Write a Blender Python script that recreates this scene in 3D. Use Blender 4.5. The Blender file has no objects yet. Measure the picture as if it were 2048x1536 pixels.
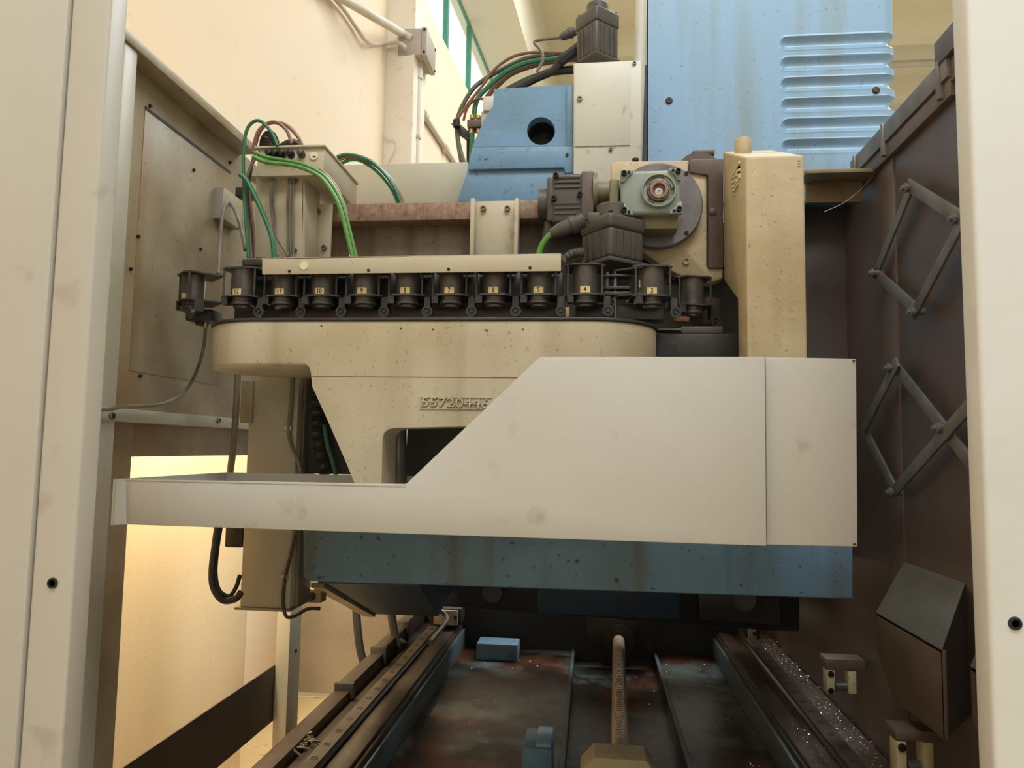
import bpy, bmesh, math, random
from mathutils import Vector, Matrix
random.seed(7)
SC = bpy.context.scene
COL = SC.collection
V = Vector
PI = math.pi

# ------------------------------------------------------------------ camera
F, W_, H_ = 1500.0, 2048, 1536
CAM = V((0, 0, 1.55))
dy = V((1185 - 1024, -(900 - 768), -F)).normalized()          # world +Y seen in camera space
hz = V((1, -0.0167, 0))                                       # horizon direction (slight roll)
ez = hz.cross(dy).normalized()
if ez.y < 0: ez = -ez
ex = dy.cross(ez).normalized()
ROT = Matrix((ex, dy, ez))                                    # camera space -> world
cam = bpy.data.cameras.new('camera')
cam.sensor_width = 36; cam.lens = 36 * F / W_; cam.clip_start = 0.05; cam.clip_end = 200
co = bpy.data.objects.new('camera', cam); COL.objects.link(co)
co.matrix_world = Matrix.Translation(CAM) @ ROT.to_4x4()
SC.camera = co

def ray(px, py): return ROT @ V(((px - W_ / 2) / F, -(py - H_ / 2) / F, -1))
def P(px, py, Y):                                             # point at depth Y
    r = ray(px, py); return CAM + r * ((Y - CAM.y) / r.y)
def PX(px, py, X):
    r = ray(px, py); return CAM + r * ((X - CAM.x) / r.x)
def PZ(px, py, Z):
    r = ray(px, py); return CAM + r * ((Z - CAM.z) / r.z)

# ------------------------------------------------------------------ light
wd = bpy.data.worlds.new('world'); SC.world = wd; wd.use_nodes = True
bg = wd.node_tree.nodes['Background']
bg.inputs[0].default_value = (1.0, 0.97, 0.92, 1); bg.inputs[1].default_value = 1.05
def area(name, loc, target, sx, sy, power, color):
    l = bpy.data.lights.new(name, 'AREA'); l.shape = 'RECTANGLE'; l.size = sx; l.size_y = sy
    l.energy = power; l.color = color
    o = bpy.data.objects.new(name, l); COL.objects.link(o); o.location = loc
    o.rotation_euler = (V(target) - V(loc)).to_track_quat('-Z', 'Y').to_euler(); return o
area('front_fill_light', (1.5, -1.6, 8.6), (1.2, 0.6, 0), 6, 3, 520, (0.86, 0.94, 1.0))  # area light added below the closed ceiling for the machine front
area('rear_fill_light', (3.5, 7.5, 8.3), (3.5, 7.5, 0), 7, 4, 610, (0.88, 0.95, 1.0))  # added to brighten the hall wall and ceiling; the roof has no opening
area('aisle_fill_light', (-1.40, 2.6, 2.3), (-1.40, 2.6, 0), 0.16, 1.8, 95, (1.0, 0.84, 0.58)).rotation_euler = (0, 0, 0)  # added light without a fixture, brightens cabinet and floor outside the left opening
SC.view_settings.view_transform = 'Standard'; SC.view_settings.look = 'None'
SC.view_settings.exposure = 0.24; SC.view_settings.gamma = 1.0
SC.view_settings.use_curve_mapping = False

# ------------------------------------------------------------------ materials
def lin(c):
    return tuple(((x / 255) / 12.92 if x / 255 <= .04045 else ((x / 255 + .055) / 1.055) ** 2.4) for x in c) + (1,)
def mat(name, base, rough=.5, metal=0, var=None, streak=None, spots=None, bump=None, spec=.5, world=False):
    m = bpy.data.materials.new(name); m.use_nodes = True
    nt = m.node_tree; N = nt.nodes; L = nt.links
    b = N['Principled BSDF']
    b.inputs['Roughness'].default_value = rough; b.inputs['Metallic'].default_value = metal
    b.inputs['Specular IOR Level'].default_value = spec
    tc = N.new('ShaderNodeTexCoord'); oi = N.new('ShaderNodeObjectInfo')
    ad = N.new('ShaderNodeVectorMath'); ad.operation = 'ADD'
    mu = N.new('ShaderNodeMath'); mu.operation = 'MULTIPLY'; mu.inputs[1].default_value = 7
    L.new(oi.outputs['Random'], mu.inputs[0])
    if world: L.new(N.new('ShaderNodeNewGeometry').outputs['Position'], ad.inputs[0])
    else: L.new(tc.outputs['Object'], ad.inputs[0]); L.new(mu.outputs[0], ad.inputs[1])
    cur = None
    def noise(scale, detail=4, stretch=None):
        n = N.new('ShaderNodeTexNoise'); n.inputs['Scale'].default_value = scale; n.inputs['Detail'].default_value = detail
        if stretch:
            mp = N.new('ShaderNodeMapping'); mp.inputs['Scale'].default_value = stretch
            L.new(ad.outputs[0], mp.inputs[0]); L.new(mp.outputs[0], n.inputs['Vector'])
        else: L.new(ad.outputs[0], n.inputs['Vector'])
        return n
    def layer(col, n, lo, hi, amt):
        nonlocal cur
        r = N.new('ShaderNodeMapRange'); r.inputs['From Min'].default_value = lo; r.inputs['From Max'].default_value = hi
        r.inputs['To Max'].default_value = amt; L.new(n.outputs['Fac'], r.inputs['Value'])
        mx = N.new('ShaderNodeMix'); mx.data_type = 'RGBA'
        L.new(r.outputs[0], mx.inputs[0])
        if cur is None: mx.inputs[6].default_value = lin(base)
        else: L.new(cur, mx.inputs[6])
        mx.inputs[7].default_value = lin(col); cur = mx.outputs[2]
    if var: layer(var[0], noise(var[2]), .35, .7, var[1])
    if streak: layer(streak[0], noise(streak[2], 4, (1, 1, .06)), .5, .72, streak[1])
    if spots: layer(spots[0], noise(spots[2], 3), .64, .72, spots[1])
    if cur is None: b.inputs['Base Color'].default_value = lin(base)
    else: L.new(cur, b.inputs['Base Color'])
    if bump:
        bn = N.new('ShaderNodeBump'); bn.inputs['Strength'].default_value = bump[0]; bn.inputs['Distance'].default_value = .004
        nn = noise(bump[1], 5); L.new(nn.outputs['Fac'], bn.inputs['Height']); L.new(bn.outputs[0], b.inputs['Normal'])
    return m
M = {}
M['front'] = mat('front_paint', (198, 190, 176), .38, var=((190, 180, 164), .5, 2.5), spots=((150, 128, 100), .35, 9), bump=(.05, 60))
M['frontr'] = mat('right_post_paint', (228, 226, 222), .3, var=((214, 210, 202), .5, 3), bump=(.35, 14))
M['guard'] = mat('guard_paint', (176, 164, 136), .42, var=((122, 94, 56), .9, 2.8), streak=((146, 108, 58), .6, 5), spots=((80, 66, 50), .5, 95), bump=(.05, 40))
M['steelpost'] = mat('pale_frame_paint', (190, 186, 172), .4, var=((166, 150, 116), .6, 3), bump=(.05, 40))
M['cover'] = mat('cover_paint', (196, 190, 180), .42, var=((186, 178, 164), .6, 3), spots=((150, 136, 110), .4, 12), bump=(.03, 50))
M['bar'] = mat('bar_paint', (202, 188, 160), .38, var=((188, 172, 140), .5, 4), spots=((128, 104, 70), .35, 30))
M['cast'] = mat('cast_paint', (206, 186, 150), .55, var=((182, 158, 116), .7, 5), streak=((140, 112, 68), .5, 9), spots=((66, 54, 40), .5, 110), bump=(1.0, 15))
M['magcast'] = mat('magazine_paint', (202, 188, 160), .4, var=((176, 156, 118), .7, 4), streak=((140, 118, 80), .4, 10), spots=((76, 64, 50), .4, 120), bump=(.12, 26), world=True)
M['blue'] = mat('pale_blue_paint', (148, 182, 212), .28, var=((152, 182, 208), .6, 2), streak=((140, 150, 140), .6, 9), spots=((112, 130, 136), .5, 60), bump=(.03, 40))
M['bluehead'] = mat('head_blue_paint', (116, 154, 186), .42, var=((108, 134, 152), .7, 7), spots=((86, 90, 88), .75, 22), bump=(.2, 90))
M['blueslab'] = mat('saddle_blue_paint', (112, 152, 184), .45, var=((100, 120, 134), .6, 6), streak=((98, 92, 76), .8, 10), spots=((46, 44, 40), .8, 46), bump=(.1, 40))
M['bluedark'] = mat('dark_blue_paint', (52, 80, 108), .5, var=((60, 66, 70), .5, 5))  # plates with a darker blue base than the saddle slab
M['white'] = mat('white_box_paint', (214, 208, 192), .36, var=((198, 190, 168), .5, 4), spots=((140, 128, 104), .4, 20))
M['rear'] = mat('rear_cover_paint', (190, 182, 160), .4, var=((180, 170, 146), .5, 2))
M['screen'] = mat('dark_screen_paint', (140, 126, 106), .5, var=((116, 102, 84), .7, 3), spots=((80, 68, 54), .4, 60))  # darker and browner than the rear cover paint
M['maroon'] = mat('stained_guard', (112, 98, 90), .38, var=((80, 69, 64), .85, 1.6), streak=((114, 86, 68), .5, 5), spots=((120, 112, 100), .5, 110), bump=(.12, 50))
M['maroonpost'] = mat('stained_post', (122, 102, 88), .45, var=((88, 72, 62), .7, 5), spots=((120, 112, 100), .4, 120), bump=(.1, 50))
M['link'] = mat('linkage_steel', (138, 130, 122), .4, .2, var=((108, 100, 92), .8, 12), spots=((150, 142, 130), .4, 130), bump=(.2, 90))
M['deflector'] = mat('deflector_plate', (126, 120, 108), .4, .1, var=((96, 90, 78), .7, 7), spots=((170, 160, 140), .5, 120), bump=(.1, 60))
M['dark'] = mat('oily_dark_steel', (68, 64, 60), .38, .2, var=((48, 45, 42), .7, 12), spots=((90, 84, 74), .4, 120), bump=(.2, 80))  # base lifted to put haze into the dark tone
M['pot'] = mat('tool_pot_steel', (96, 89, 83), .34, .3, var=((66, 60, 56), .8, 30), streak=((92, 74, 60), .5, 60), spots=((120, 114, 106), .4, 160), bump=(.12, 90))  # steel base lightened to stand in for hazy blacks
M['chainplate'] = mat('chain_plate_steel', (84, 80, 76), .4, .3, var=((60, 56, 53), .8, 40), spots=((110, 104, 96), .5, 150))
M['motor'] = mat('motor_paint', (84, 78, 72), .42, var=((72, 66, 60), .6, 9), spots=((100, 94, 84), .4, 90), bump=(.05, 120))
M['motorcap'] = mat('motor_cap_paint', (92, 86, 76), .45, var=((76, 70, 64), .6, 9))
M['gear'] = mat('gearbox_paint', (152, 158, 148), .36, var=((134, 140, 124), .7, 9), spots=((84, 84, 66), .6, 60), bump=(.08, 60))
M['gearneck'] = mat('oily_neck', (134, 124, 96), .45, var=((104, 94, 66), .7, 14))
M['disc'] = mat('worn_disc_steel', (128, 122, 122), .42, .35, var=((98, 92, 92), .7, 22), spots=((60, 54, 52), .8, 110), bump=(.15, 120))
M['rustbeam'] = mat('rusty_beam', (140, 108, 88), .6, .1, var=((176, 146, 120), .8, 55), streak=((110, 76, 58), .5, 220), spots=((78, 58, 46), .6, 60), bump=(.3, 60))
M['rustplate'] = mat('stained_plate', (142, 124, 106), .5, .05, var=((112, 90, 74), .8, 7), streak=((90, 64, 48), .8, 13), spots=((70, 56, 46), .6, 70))
M['brownplate'] = mat('brown_plate', (104, 86, 76), .48, .1, var=((84, 70, 62), .7, 9), spots=((130, 118, 106), .4, 120))
M['rust'] = mat('rust_orange', (146, 92, 58), .7, var=((110, 66, 42), .8, 40), bump=(.4, 120))
M['bolt'] = mat('bolt_steel', (150, 144, 134), .32, .8, var=((110, 102, 92), .6, 60))
M['boltdark'] = mat('black_bolt', (54, 50, 47), .4, .5, var=((38, 35, 33), .6, 60))
M['brass'] = mat('brass_fitting', (196, 164, 108), .3, .8)
M['galv'] = mat('zinc_clip', (196, 192, 184), .3, .7)
M['green'] = mat('green_hose', (46, 116, 78), .35, var=((60, 104, 70), .6, 20))
M['greenl'] = mat('bright_green_hose', (88, 146, 58), .35, var=((104, 138, 66), .6, 20))
M['greeng'] = mat('grey_green_hose', (96, 104, 84), .35, var=((82, 88, 72), .6, 20))
M['brownh'] = mat('brown_hose', (142, 98, 74), .35, var=((122, 86, 66), .6, 20))
M['greyh'] = mat('grey_cable', (126, 116, 98), .45, var=((96, 86, 70), .7, 18))
M['blackh'] = mat('black_hose', (44, 42, 40), .4, var=((60, 57, 52), .5, 20))
M['redh'] = mat('red_hose', (128, 58, 46), .4)
M['sticker'] = mat('cream_sticker', (226, 200, 142), .5, var=((214, 180, 118), .6, 60))
M['ink'] = mat('black_ink', (26, 22, 20), .6)
M['dot'] = mat('pale_dot_sticker', (236, 220, 184), .5)
M['hall'] = mat('hall_plaster', (232, 214, 188), .85, var=((226, 204, 172), .6, .8), spots=((206, 182, 150), .3, 5), bump=(.05, 30))
M['hallfar'] = mat('pale_wall_paint', (222, 222, 220), .85, var=((212, 212, 208), .5, .6))
M['hallpale'] = mat('pilaster_plaster', (232, 222, 206), .85, var=((222, 208, 188), .6, 1.5), spots=((190, 172, 150), .35, 9), bump=(.05, 30))
M['hallceil'] = mat('ceiling_plaster', (240, 232, 206), .85, var=((232, 220, 190), .6, .6))
M['conduit'] = mat('grey_conduit', (204, 194, 178), .5, var=((190, 178, 158), .5, 5))
M['jbox'] = mat('junction_box_plastic', (172, 162, 150), .5, var=((160, 150, 136), .5, 5))
M['winframe'] = mat('green_window_frame', (64, 140, 116), .5, var=((88, 150, 128), .6, 9))
M['floor'] = mat('hall_floor', (190, 170, 130), .5, var=((166, 142, 100), .7, 2), spots=((120, 96, 60), .7, 14), bump=(.1, 30))
M['sheet'] = mat('cream_sheet', (238, 218, 182), .42, var=((230, 202, 156), .6, 1.6), spots=((170, 138, 92), .4, 90))
M['bed'] = mat('bed_paint', (92, 110, 114), .45, var=((84, 92, 90), .6, 5), spots=((50, 40, 32), .5, 30), bump=(.1, 40))
M['rail'] = mat('guideway_steel', (104, 94, 82), .36, .4, var=((80, 66, 54), .8, 9), spots=((60, 48, 38), .6, 50))
M['railcover'] = mat('way_cover', (74, 60, 48), .45, .2, var=((54, 44, 36), .7, 8), spots=((110, 98, 80), .4, 90))
M['screw'] = mat('ballscrew_steel', (214, 190, 164), .3, .25, var=((196, 166, 136), .6, 12))
M['block'] = mat('bearing_paint', (218, 204, 160), .45, var=((180, 160, 112), .6, 8), spots=((110, 92, 60), .5, 50))
M['chip'] = mat('bright_chip', (240, 236, 224), .25, .35)
M['steelgrey'] = mat('grey_cylinder_steel', (130, 128, 126), .3, .6, var=((84, 80, 78), .8, 18), spots=((60, 56, 54), .6, 60))
M['void'] = mat('black_paint', (44, 44, 45), .5, var=((52, 50, 48), .5, 5))  # black raised to grey, with haze put into the colour
gl = bpy.data.materials.new('window_glass'); gl.use_nodes = True; M['glass'] = gl
b = gl.node_tree.nodes['Principled BSDF']; b.inputs['Base Color'].default_value = (.95, 1, .98, 1)
b.inputs['Transmission Weight'].default_value = 1; b.inputs['Roughness'].default_value = .05; b.inputs['IOR'].default_value = 1.02

# bed floor: grey-green paint with oil and rust pools
def bed_floor_mat():
    m = mat('oily_bed_floor', (104, 116, 112), .35, var=((84, 92, 86), .6, 4), spots=((50, 42, 34), .6, 26), bump=(.08, 30))
    nt = m.node_tree; N = nt.nodes; L = nt.links; b = N['Principled BSDF']
    old = b.inputs['Base Color'].links[0].from_socket
    tc = N.new('ShaderNodeTexCoord')
    n = N.new('ShaderNodeTexNoise'); n.inputs['Scale'].default_value = 2.6; n.inputs['Detail'].default_value = 7; n.inputs['Roughness'].default_value = .62
    L.new(tc.outputs['Object'], n.inputs['Vector'])
    r = N.new('ShaderNodeValToRGB'); r.color_ramp.elements[0].position = .41; r.color_ramp.elements[1].position = .52
    L.new(n.outputs['Fac'], r.inputs[0])
    n2 = N.new('ShaderNodeTexNoise'); n2.inputs['Scale'].default_value = 5; L.new(tc.outputs['Object'], n2.inputs['Vector'])
    c = N.new('ShaderNodeMix'); c.data_type = 'RGBA'; c.inputs[6].default_value = lin((92, 50, 26)); c.inputs[7].default_value = lin((28, 22, 18))
    rr = N.new('ShaderNodeMapRange'); rr.inputs[1].default_value = .4; rr.inputs[2].default_value = .6
    L.new(n2.outputs['Fac'], rr.inputs[0]); L.new(rr.outputs[0], c.inputs[0])
    mx = N.new('ShaderNodeMix'); mx.data_type = 'RGBA'
    L.new(r.outputs[0], mx.inputs[0]); L.new(old, mx.inputs[6]); L.new(c.outputs[2], mx.inputs[7]); L.new(mx.outputs[2], b.inputs['Base Color'])
    return m
M['bedfloor'] = bed_floor_mat()

# ------------------------------------------------------------------ mesh helpers
def new(): return bmesh.new()
def a_box(bm, x0, x1, y0, y1, z0, z1, rz=0, c=None):
    vs = [V((x, y, z)) for z in (z0, z1) for y in (y0, y1) for x in (x0, x1)]
    if rz:
        c = V(c) if c else V(((x0 + x1) / 2, (y0 + y1) / 2, 0)); R = Matrix.Rotation(rz, 3, 'Z')
        vs = [R @ (v - c) + c for v in vs]
    b = [bm.verts.new(v) for v in vs]
    for f in ((0, 2, 3, 1), (4, 5, 7, 6), (0, 1, 5, 4), (2, 6, 7, 3), (0, 4, 6, 2), (1, 3, 7, 5)): bm.faces.new([b[i] for i in f])
    return bm
def a_hex(bm, lo, hi):                                        # two quads -> solid
    a = [bm.verts.new(p) for p in lo]; b = [bm.verts.new(p) for p in hi]; n = len(a)
    bm.faces.new(a[::-1]); bm.faces.new(b)
    for i in range(n): bm.faces.new((a[i], a[(i + 1) % n], b[(i + 1) % n], b[i]))
    return bm
def a_prism(bm, pts, vec):
    pts = [V(p) for p in pts]; return a_hex(bm, pts, [p + V(vec) for p in pts])
def frame(d):
    d = d.normalized(); u = d.orthogonal().normalized()
    if abs(d.z) < .9: u = d.cross(V((0, 0, 1))).normalized()
    return u, d.cross(u).normalized()
def a_lathe(bm, p, d, prof, seg=24, cap=True):                # prof: (distance along d, radius)
    p = V(p); d = V(d).normalized(); u, w = frame(d); rings = []
    for t, r in prof:
        if r < 1e-6: rings.append([bm.verts.new(p + d * t)])
        else: rings.append([bm.verts.new(p + d * t + (u * math.cos(a) + w * math.sin(a)) * r) for a in [2 * PI * i / seg for i in range(seg)]])
    for A, B in zip(rings, rings[1:]):
        for i in range(seg):
            j = (i + 1) % seg
            if len(A) == 1 and len(B) == 1: continue
            if len(A) == 1: bm.faces.new((A[0], B[j], B[i]))
            elif len(B) == 1: bm.faces.new((A[i], A[j], B[0]))
            else: bm.faces.new((A[i], A[j], B[j], B[i]))
    if cap:
        if len(rings[0]) > 1: bm.faces.new(rings[0][::-1])
        if len(rings[-1]) > 1: bm.faces.new(rings[-1])
    return bm
def a_cyl(bm, p0, p1, r, seg=20, r1=None):
    p0 = V(p0); p1 = V(p1); L = (p1 - p0).length
    return a_lathe(bm, p0, p1 - p0, [(0, r), (L, r if r1 is None else r1)], seg)
def smoothpath(pts, n=6):
    pts = [V(p) for p in pts]
    if len(pts) < 3: return pts
    q = [pts[0] * 2 - pts[1]] + pts + [pts[-1] * 2 - pts[-2]]; out = []
    for i in range(1, len(q) - 2):
        a, b, c, d = q[i - 1:i + 3]
        for k in range(n):
            t = k / n
            out.append(.5 * ((2 * b) + (c - a) * t + (2 * a - 5 * b + 4 * c - d) * t * t + (3 * b - a - 3 * c + d) * t ** 3))
    return out + [pts[-1]]
def a_tube(bm, pts, r, seg=8, n=6):
    pts = smoothpath(pts, n); rings = []; u = None
    for i, p in enumerate(pts):
        t = (pts[min(i + 1, len(pts) - 1)] - pts[max(i - 1, 0)]).normalized()
        if u is None: u, w = frame(t)
        else: u = (u - t * u.dot(t)).normalized(); w = t.cross(u)
        rr = r(i / (len(pts) - 1)) if callable(r) else r
        rings.append([bm.verts.new(p + (u * math.cos(2 * PI * k / seg) + w * math.sin(2 * PI * k / seg)) * rr) for k in range(seg)])
    for A, B in zip(rings, rings[1:]):
        for k in range(seg): bm.faces.new((A[k], A[(k + 1) % seg], B[(k + 1) % seg], B[k]))
    bm.faces.new(rings[0][::-1]); bm.faces.new(rings[-1]); return bm
def a_socket(bm, p, d, r, h):                                 # socket head bolt
    return a_lathe(bm, p, d, [(0, r), (h * .85, r), (h, r * .88), (h, r * .55), (h * .35, r * .5), (h * .35, 0)], 14)
def a_disc(px, py, Y, Y2, r, seg=20):
    c = P(px, py, Y); return a_cyl(new(), c, c + V((0, Y2 - Y, 0)), r, seg)
def arc(cx, cy, r, a0, a1, n): return [(cx + r * math.cos(a0 + (a1 - a0) * i / n), cy + r * math.sin(a0 + (a1 - a0) * i / n)) for i in range(n + 1)]

ORG = {}
def obj(name, bm, m, parent=None, bevel=0, seg=2, flat=False, fix=True):
    if fix: bmesh.ops.recalc_face_normals(bm, faces=bm.faces[:])
    if bevel:
        es = [e for e in bm.edges if len(e.link_faces) == 2 and e.calc_face_angle(0) > .5]
        bmesh.ops.bevel(bm, geom=es, offset=bevel, segments=seg, affect='EDGES', profile=.5, clamp_overlap=True)
    if parent is not None: o0 = ORG[parent.name]
    else:
        xs = [v.co for v in bm.verts]
        o0 = V(((min(v.x for v in xs) + max(v.x for v in xs)) / 2, (min(v.y for v in xs) + max(v.y for v in xs)) / 2, min(v.z for v in xs)))
    bmesh.ops.translate(bm, verts=bm.verts[:], vec=-o0)
    me = bpy.data.meshes.new(name); bm.to_mesh(me); bm.free()
    me.materials.append(m)
    if not flat:
        me.shade_smooth(); me.set_sharp_from_angle(angle=math.radians(32))
    o = bpy.data.objects.new(name, me); COL.objects.link(o)
    if parent is None: o.location = o0
    else: o.parent = parent
    ORG[o.name] = o0
    return o
def tag(o, label=None, cat=None, group=None, kind=None):
    if label: o['label'] = label
    if cat: o['category'] = cat
    if group: o['group'] = group
    if kind: o['kind'] = kind
    return o
def thing(name, label, cat, loc, group=None):
    o = bpy.data.objects.new(name, None); COL.objects.link(o); o.location = loc; o.empty_display_size = .05
    ORG[o.name] = V(loc); return tag(o, label, cat, group)
def struct(name, bm, m, parent=None, **k):
    o = obj(name, bm, m, parent, **k)
    if parent is None: o['kind'] = 'structure'
    return o
def poly(name, px, Y, depth, m, parent=None, bevel=.002, **k):   # outline standing at depth Y, with its thickness going back
    bm = new(); a_prism(bm, [P(x, y, Y) for x, y in px], (0, depth, 0)); return obj(name, bm, m, parent, bevel, **k)
def pbox(bm, x0, y0, x1, y1, Y, d):                            # box whose front face covers that rectangle at depth Y
    a = P((x0 + x1) / 2, (y0 + y1) / 2, Y); l = P(x0, (y0 + y1) / 2, Y).x; r = P(x1, (y0 + y1) / 2, Y).x
    t = P((x0 + x1) / 2, y0, Y).z; b = P((x0 + x1) / 2, y1, Y).z
    return a_box(bm, l, r, Y, Y + d, b, t)
def bolts(parent, pts, Y, r, h=.008, m='bolt', name='bolt'):
    for x, y in pts: obj(name, a_socket(new(), P(x, y, Y), (0, -1, 0), r, h), M[m], parent)
def text_mesh(s, size, ext, off=None):
    cu = bpy.data.curves.new('txt', 'FONT'); cu.body = s; cu.size = size; cu.offset = size * .02 if off is None else off; cu.extrude = ext; cu.align_x = 'CENTER'; cu.align_y = 'CENTER'
    t = bpy.data.objects.new('txt', cu); COL.objects.link(t)
    dg = bpy.context.evaluated_depsgraph_get(); me = bpy.data.meshes.new_from_object(t.evaluated_get(dg))
    bm = new(); bm.from_mesh(me); bpy.data.objects.remove(t); bpy.data.meshes.remove(me); bpy.data.curves.remove(cu)
    return bm
def hose(name, label, cat, pts, Y, r, m, group=None, seg=8):
    q = []
    for i, p in enumerate(pts):
        q.append(P(p[0], p[1], p[2] if len(p) > 2 else Y))
    return tag(obj(name, a_tube(new(), q, r, seg), M[m], fix=False), label, cat, group)

# ================================================================== THE HALL
A_, TH = -2.2, math.radians(3.8)
wd_ = V((math.sin(TH), math.cos(TH), 0)); wn = V((math.cos(TH), -math.sin(TH), 0))
def WP(off, s, z): return V((A_, 0, 0)) + wn * off + wd_ * s + V((0, 0, z))
def WR(px, py, off):                                           # pixel -> point on a plane parallel to the hall wall
    r = ray(px, py); o = V((A_, 0, 0)) + wn * off; t = (o - CAM).dot(wn) / r.dot(wn); return CAM + r * t
def wbox(bm, o0, o1, s0, s1, z0, z1):
    return a_hex(bm, [WP(o0, s0, z0), WP(o1, s0, z0), WP(o1, s1, z0), WP(o0, s1, z0)], [WP(o0, s0, z1), WP(o1, s0, z1), WP(o1, s1, z1), WP(o0, s1, z1)])
zl = WR(848, 0, 0).z; zu = WR(915, 0, -.2).z
struct('wall_left', wbox(new(), -.3, 0, -4, 19, 0, zl), M['hall'])
struct('floor', a_box(new(), -2.6, 9, -4, 19, -.1, 0), M['floor'])
struct('wall_right', a_box(new(), 9, 9.2, -4, 17, 0, 8.8), M['hallfar'])
struct('wall_front', a_box(new(), -3, 9, -4.2, -4, 0, 8.8), M['hallfar'])
struct('wall_back', a_box(new(), -1.6, 9, 17, 17.2, 0, 8.8), M['hallfar'])
struct('trim_1', wbox(new(), -.3, 0.52, -4, 19, zu, 8.8), M['hallceil'])
bm = new(); a_hex(bm, [WP(.3, -4, 8.8), V((9, -4, 8.8)), V((9, 17, 8.8)), WP(.3, 17, 8.8)], [WP(.3, -4, 9), V((9, -4, 9)), V((9, 17, 9)), WP(.3, 17, 9)])
struct('ceiling', bm, M['hallceil'])
for i, y in enumerate((10.2, 12.4, 14.6)):
    struct('trim_%d' % (i + 2), a_box(new(), -.6 + y * .02, 9, y, y + .35, 8.45, 8.8), M['hallceil'])
struct('trim_5', wbox(new(), 0, .25, 6.08, 6.42, 0, zl), M['hallpale'])
# high strip window with green frames
win = struct('window_1', wbox(new(), -.2, -.12, -4, 16, zl, zl + .02), M['winframe'])
struct('window_frame', wbox(new(), -.2, -.165, -4, 16, zu - .025, zu), M['winframe'], win)
for px in (891, 938):
    s = WR(px, 60, -.15).y / wd_.y
    struct('mullion', wbox(new(), -.19, -.13, s, s + .07, zl + .07, zu - .07), M['winframe'], win)
for s in (-.6, 1.4, 3.4, 5.4, 13.4, 15.4):
    struct('mullion', wbox(new(), -.19, -.13, s, s + .07, zl + .07, zu - .07), M['winframe'], win)
struct('pane', wbox(new(), -.165, -.155, -4, 16, zl + .07, zu - .07), M['glass'], win)

# junction box and conduits on the pilaster
jb = thing('junction_box', 'grey junction box with corner screws on the pale wall pilaster', 'junction box', WP(.36, 6.1, 4.6))
j0 = P(797, 58, 6.05); j1 = P(853, 109, 6.05)
obj('body', a_box(new(), j0.x, j1.x - .05, 6.05, 6.40, j1.z, j0.z), M['jbox'], jb, .006)
obj('lid', a_box(new(), j1.x - .048, j1.x, 6.045, 6.405, j1.z - .005, j0.z + .005), M['jbox'], jb, .005)
for z in (j1.z + .02, j0.z - .02):
    obj('screw', a_cyl(new(), (j1.x - .022, 6.048, z), (j1.x - .022, 6.036, z), .011, 10), M['boltdark'], jb)
    obj('screw', a_cyl(new(), (j1.x - .002, 6.375, z), (j1.x + .008, 6.375, z), .011, 10), M['boltdark'], jb)
jc = (j0.x + j1.x) / 2
tag(obj('conduit_pipe', a_tube(new(), [WR(640, -30, .06), WR(690, 0, .09), WR(755, 38, .22), P(800, 64, 5.98), P(822, 77, 6.06)], .034, 14), M['conduit'], fix=False),
    'thick pale conduit sloping down into the near face of the wall junction box', 'conduit')
tag(obj('conduit_pipe', a_tube(new(), [WR(655, -20, .03), WR(690, 22, .03), WR(716, 60, .03), WR(738, 86, .05), P(770, 87, 5.98), P(797, 86, 5.98), P(812, 96, 6.0)], .016, 10), M['conduit'], fix=False),
    'thin pale conduit bending round the pilaster below the thick conduit', 'conduit')
down = thing('vertical_conduit', 'vertical grey conduit dropping from beneath the wall junction box', 'conduit', P(824, 330, 6.2))
c0 = V((jc + .02, 6.2, j1.z))
obj('pipe', a_cyl(new(), c0 - V((0, 0, 3.6)), c0, .03, 14), M['conduit'], down)
obj('collar', a_cyl(new(), c0 - V((0, 0, .14)), c0, .04, 14), M['conduit'], down)
obj('clip', a_box(new(), c0.x - .07, c0.x + .036, 6.165, 6.235, c0.z - .68, c0.z - .65), M['conduit'], down)
bm = new(); a_tube(bm, [c0 + V((-.09, .02, -.1)), c0 + V((-.09, .02, -3.6))], .009, 8); obj('wire', bm, M['conduit'], down, fix=False)
d2 = thing('sloping_conduit', 'thin grey conduit running along the far hall wall beyond the pilaster', 'conduit', WR(870, 262, .03))
q0 = WR(826, 196, .03); q1 = WR(925, 350, .03)
obj('pipe', a_cyl(new(), q0, q1, .028, 10), M['conduit'], d2)
for px, py in ((848, 231), (890, 297)):
    c = WR(px, py, .03); obj('clip', a_cyl(new(), c - wd_ * .05, c + wd_ * .05, .045, 10), M['conduit'], d2)
tag(obj('ceiling_pipe', a_cyl(new(), (1.5, 13.3, 8.4), (8.5, 13.3, 8.4), .06, 12), M['conduit']), 'slim pale pipe running across the hall ceiling right of the blue cover', 'pipe')
hose('loose_wire', 'thin loose wire hanging down the pale wall pilaster', 'wire', [(722, 190), (745, 235), (772, 277), (789, 281), (789, 300), (776, 326)], 6.04, .004, 'conduit', seg=6)

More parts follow.
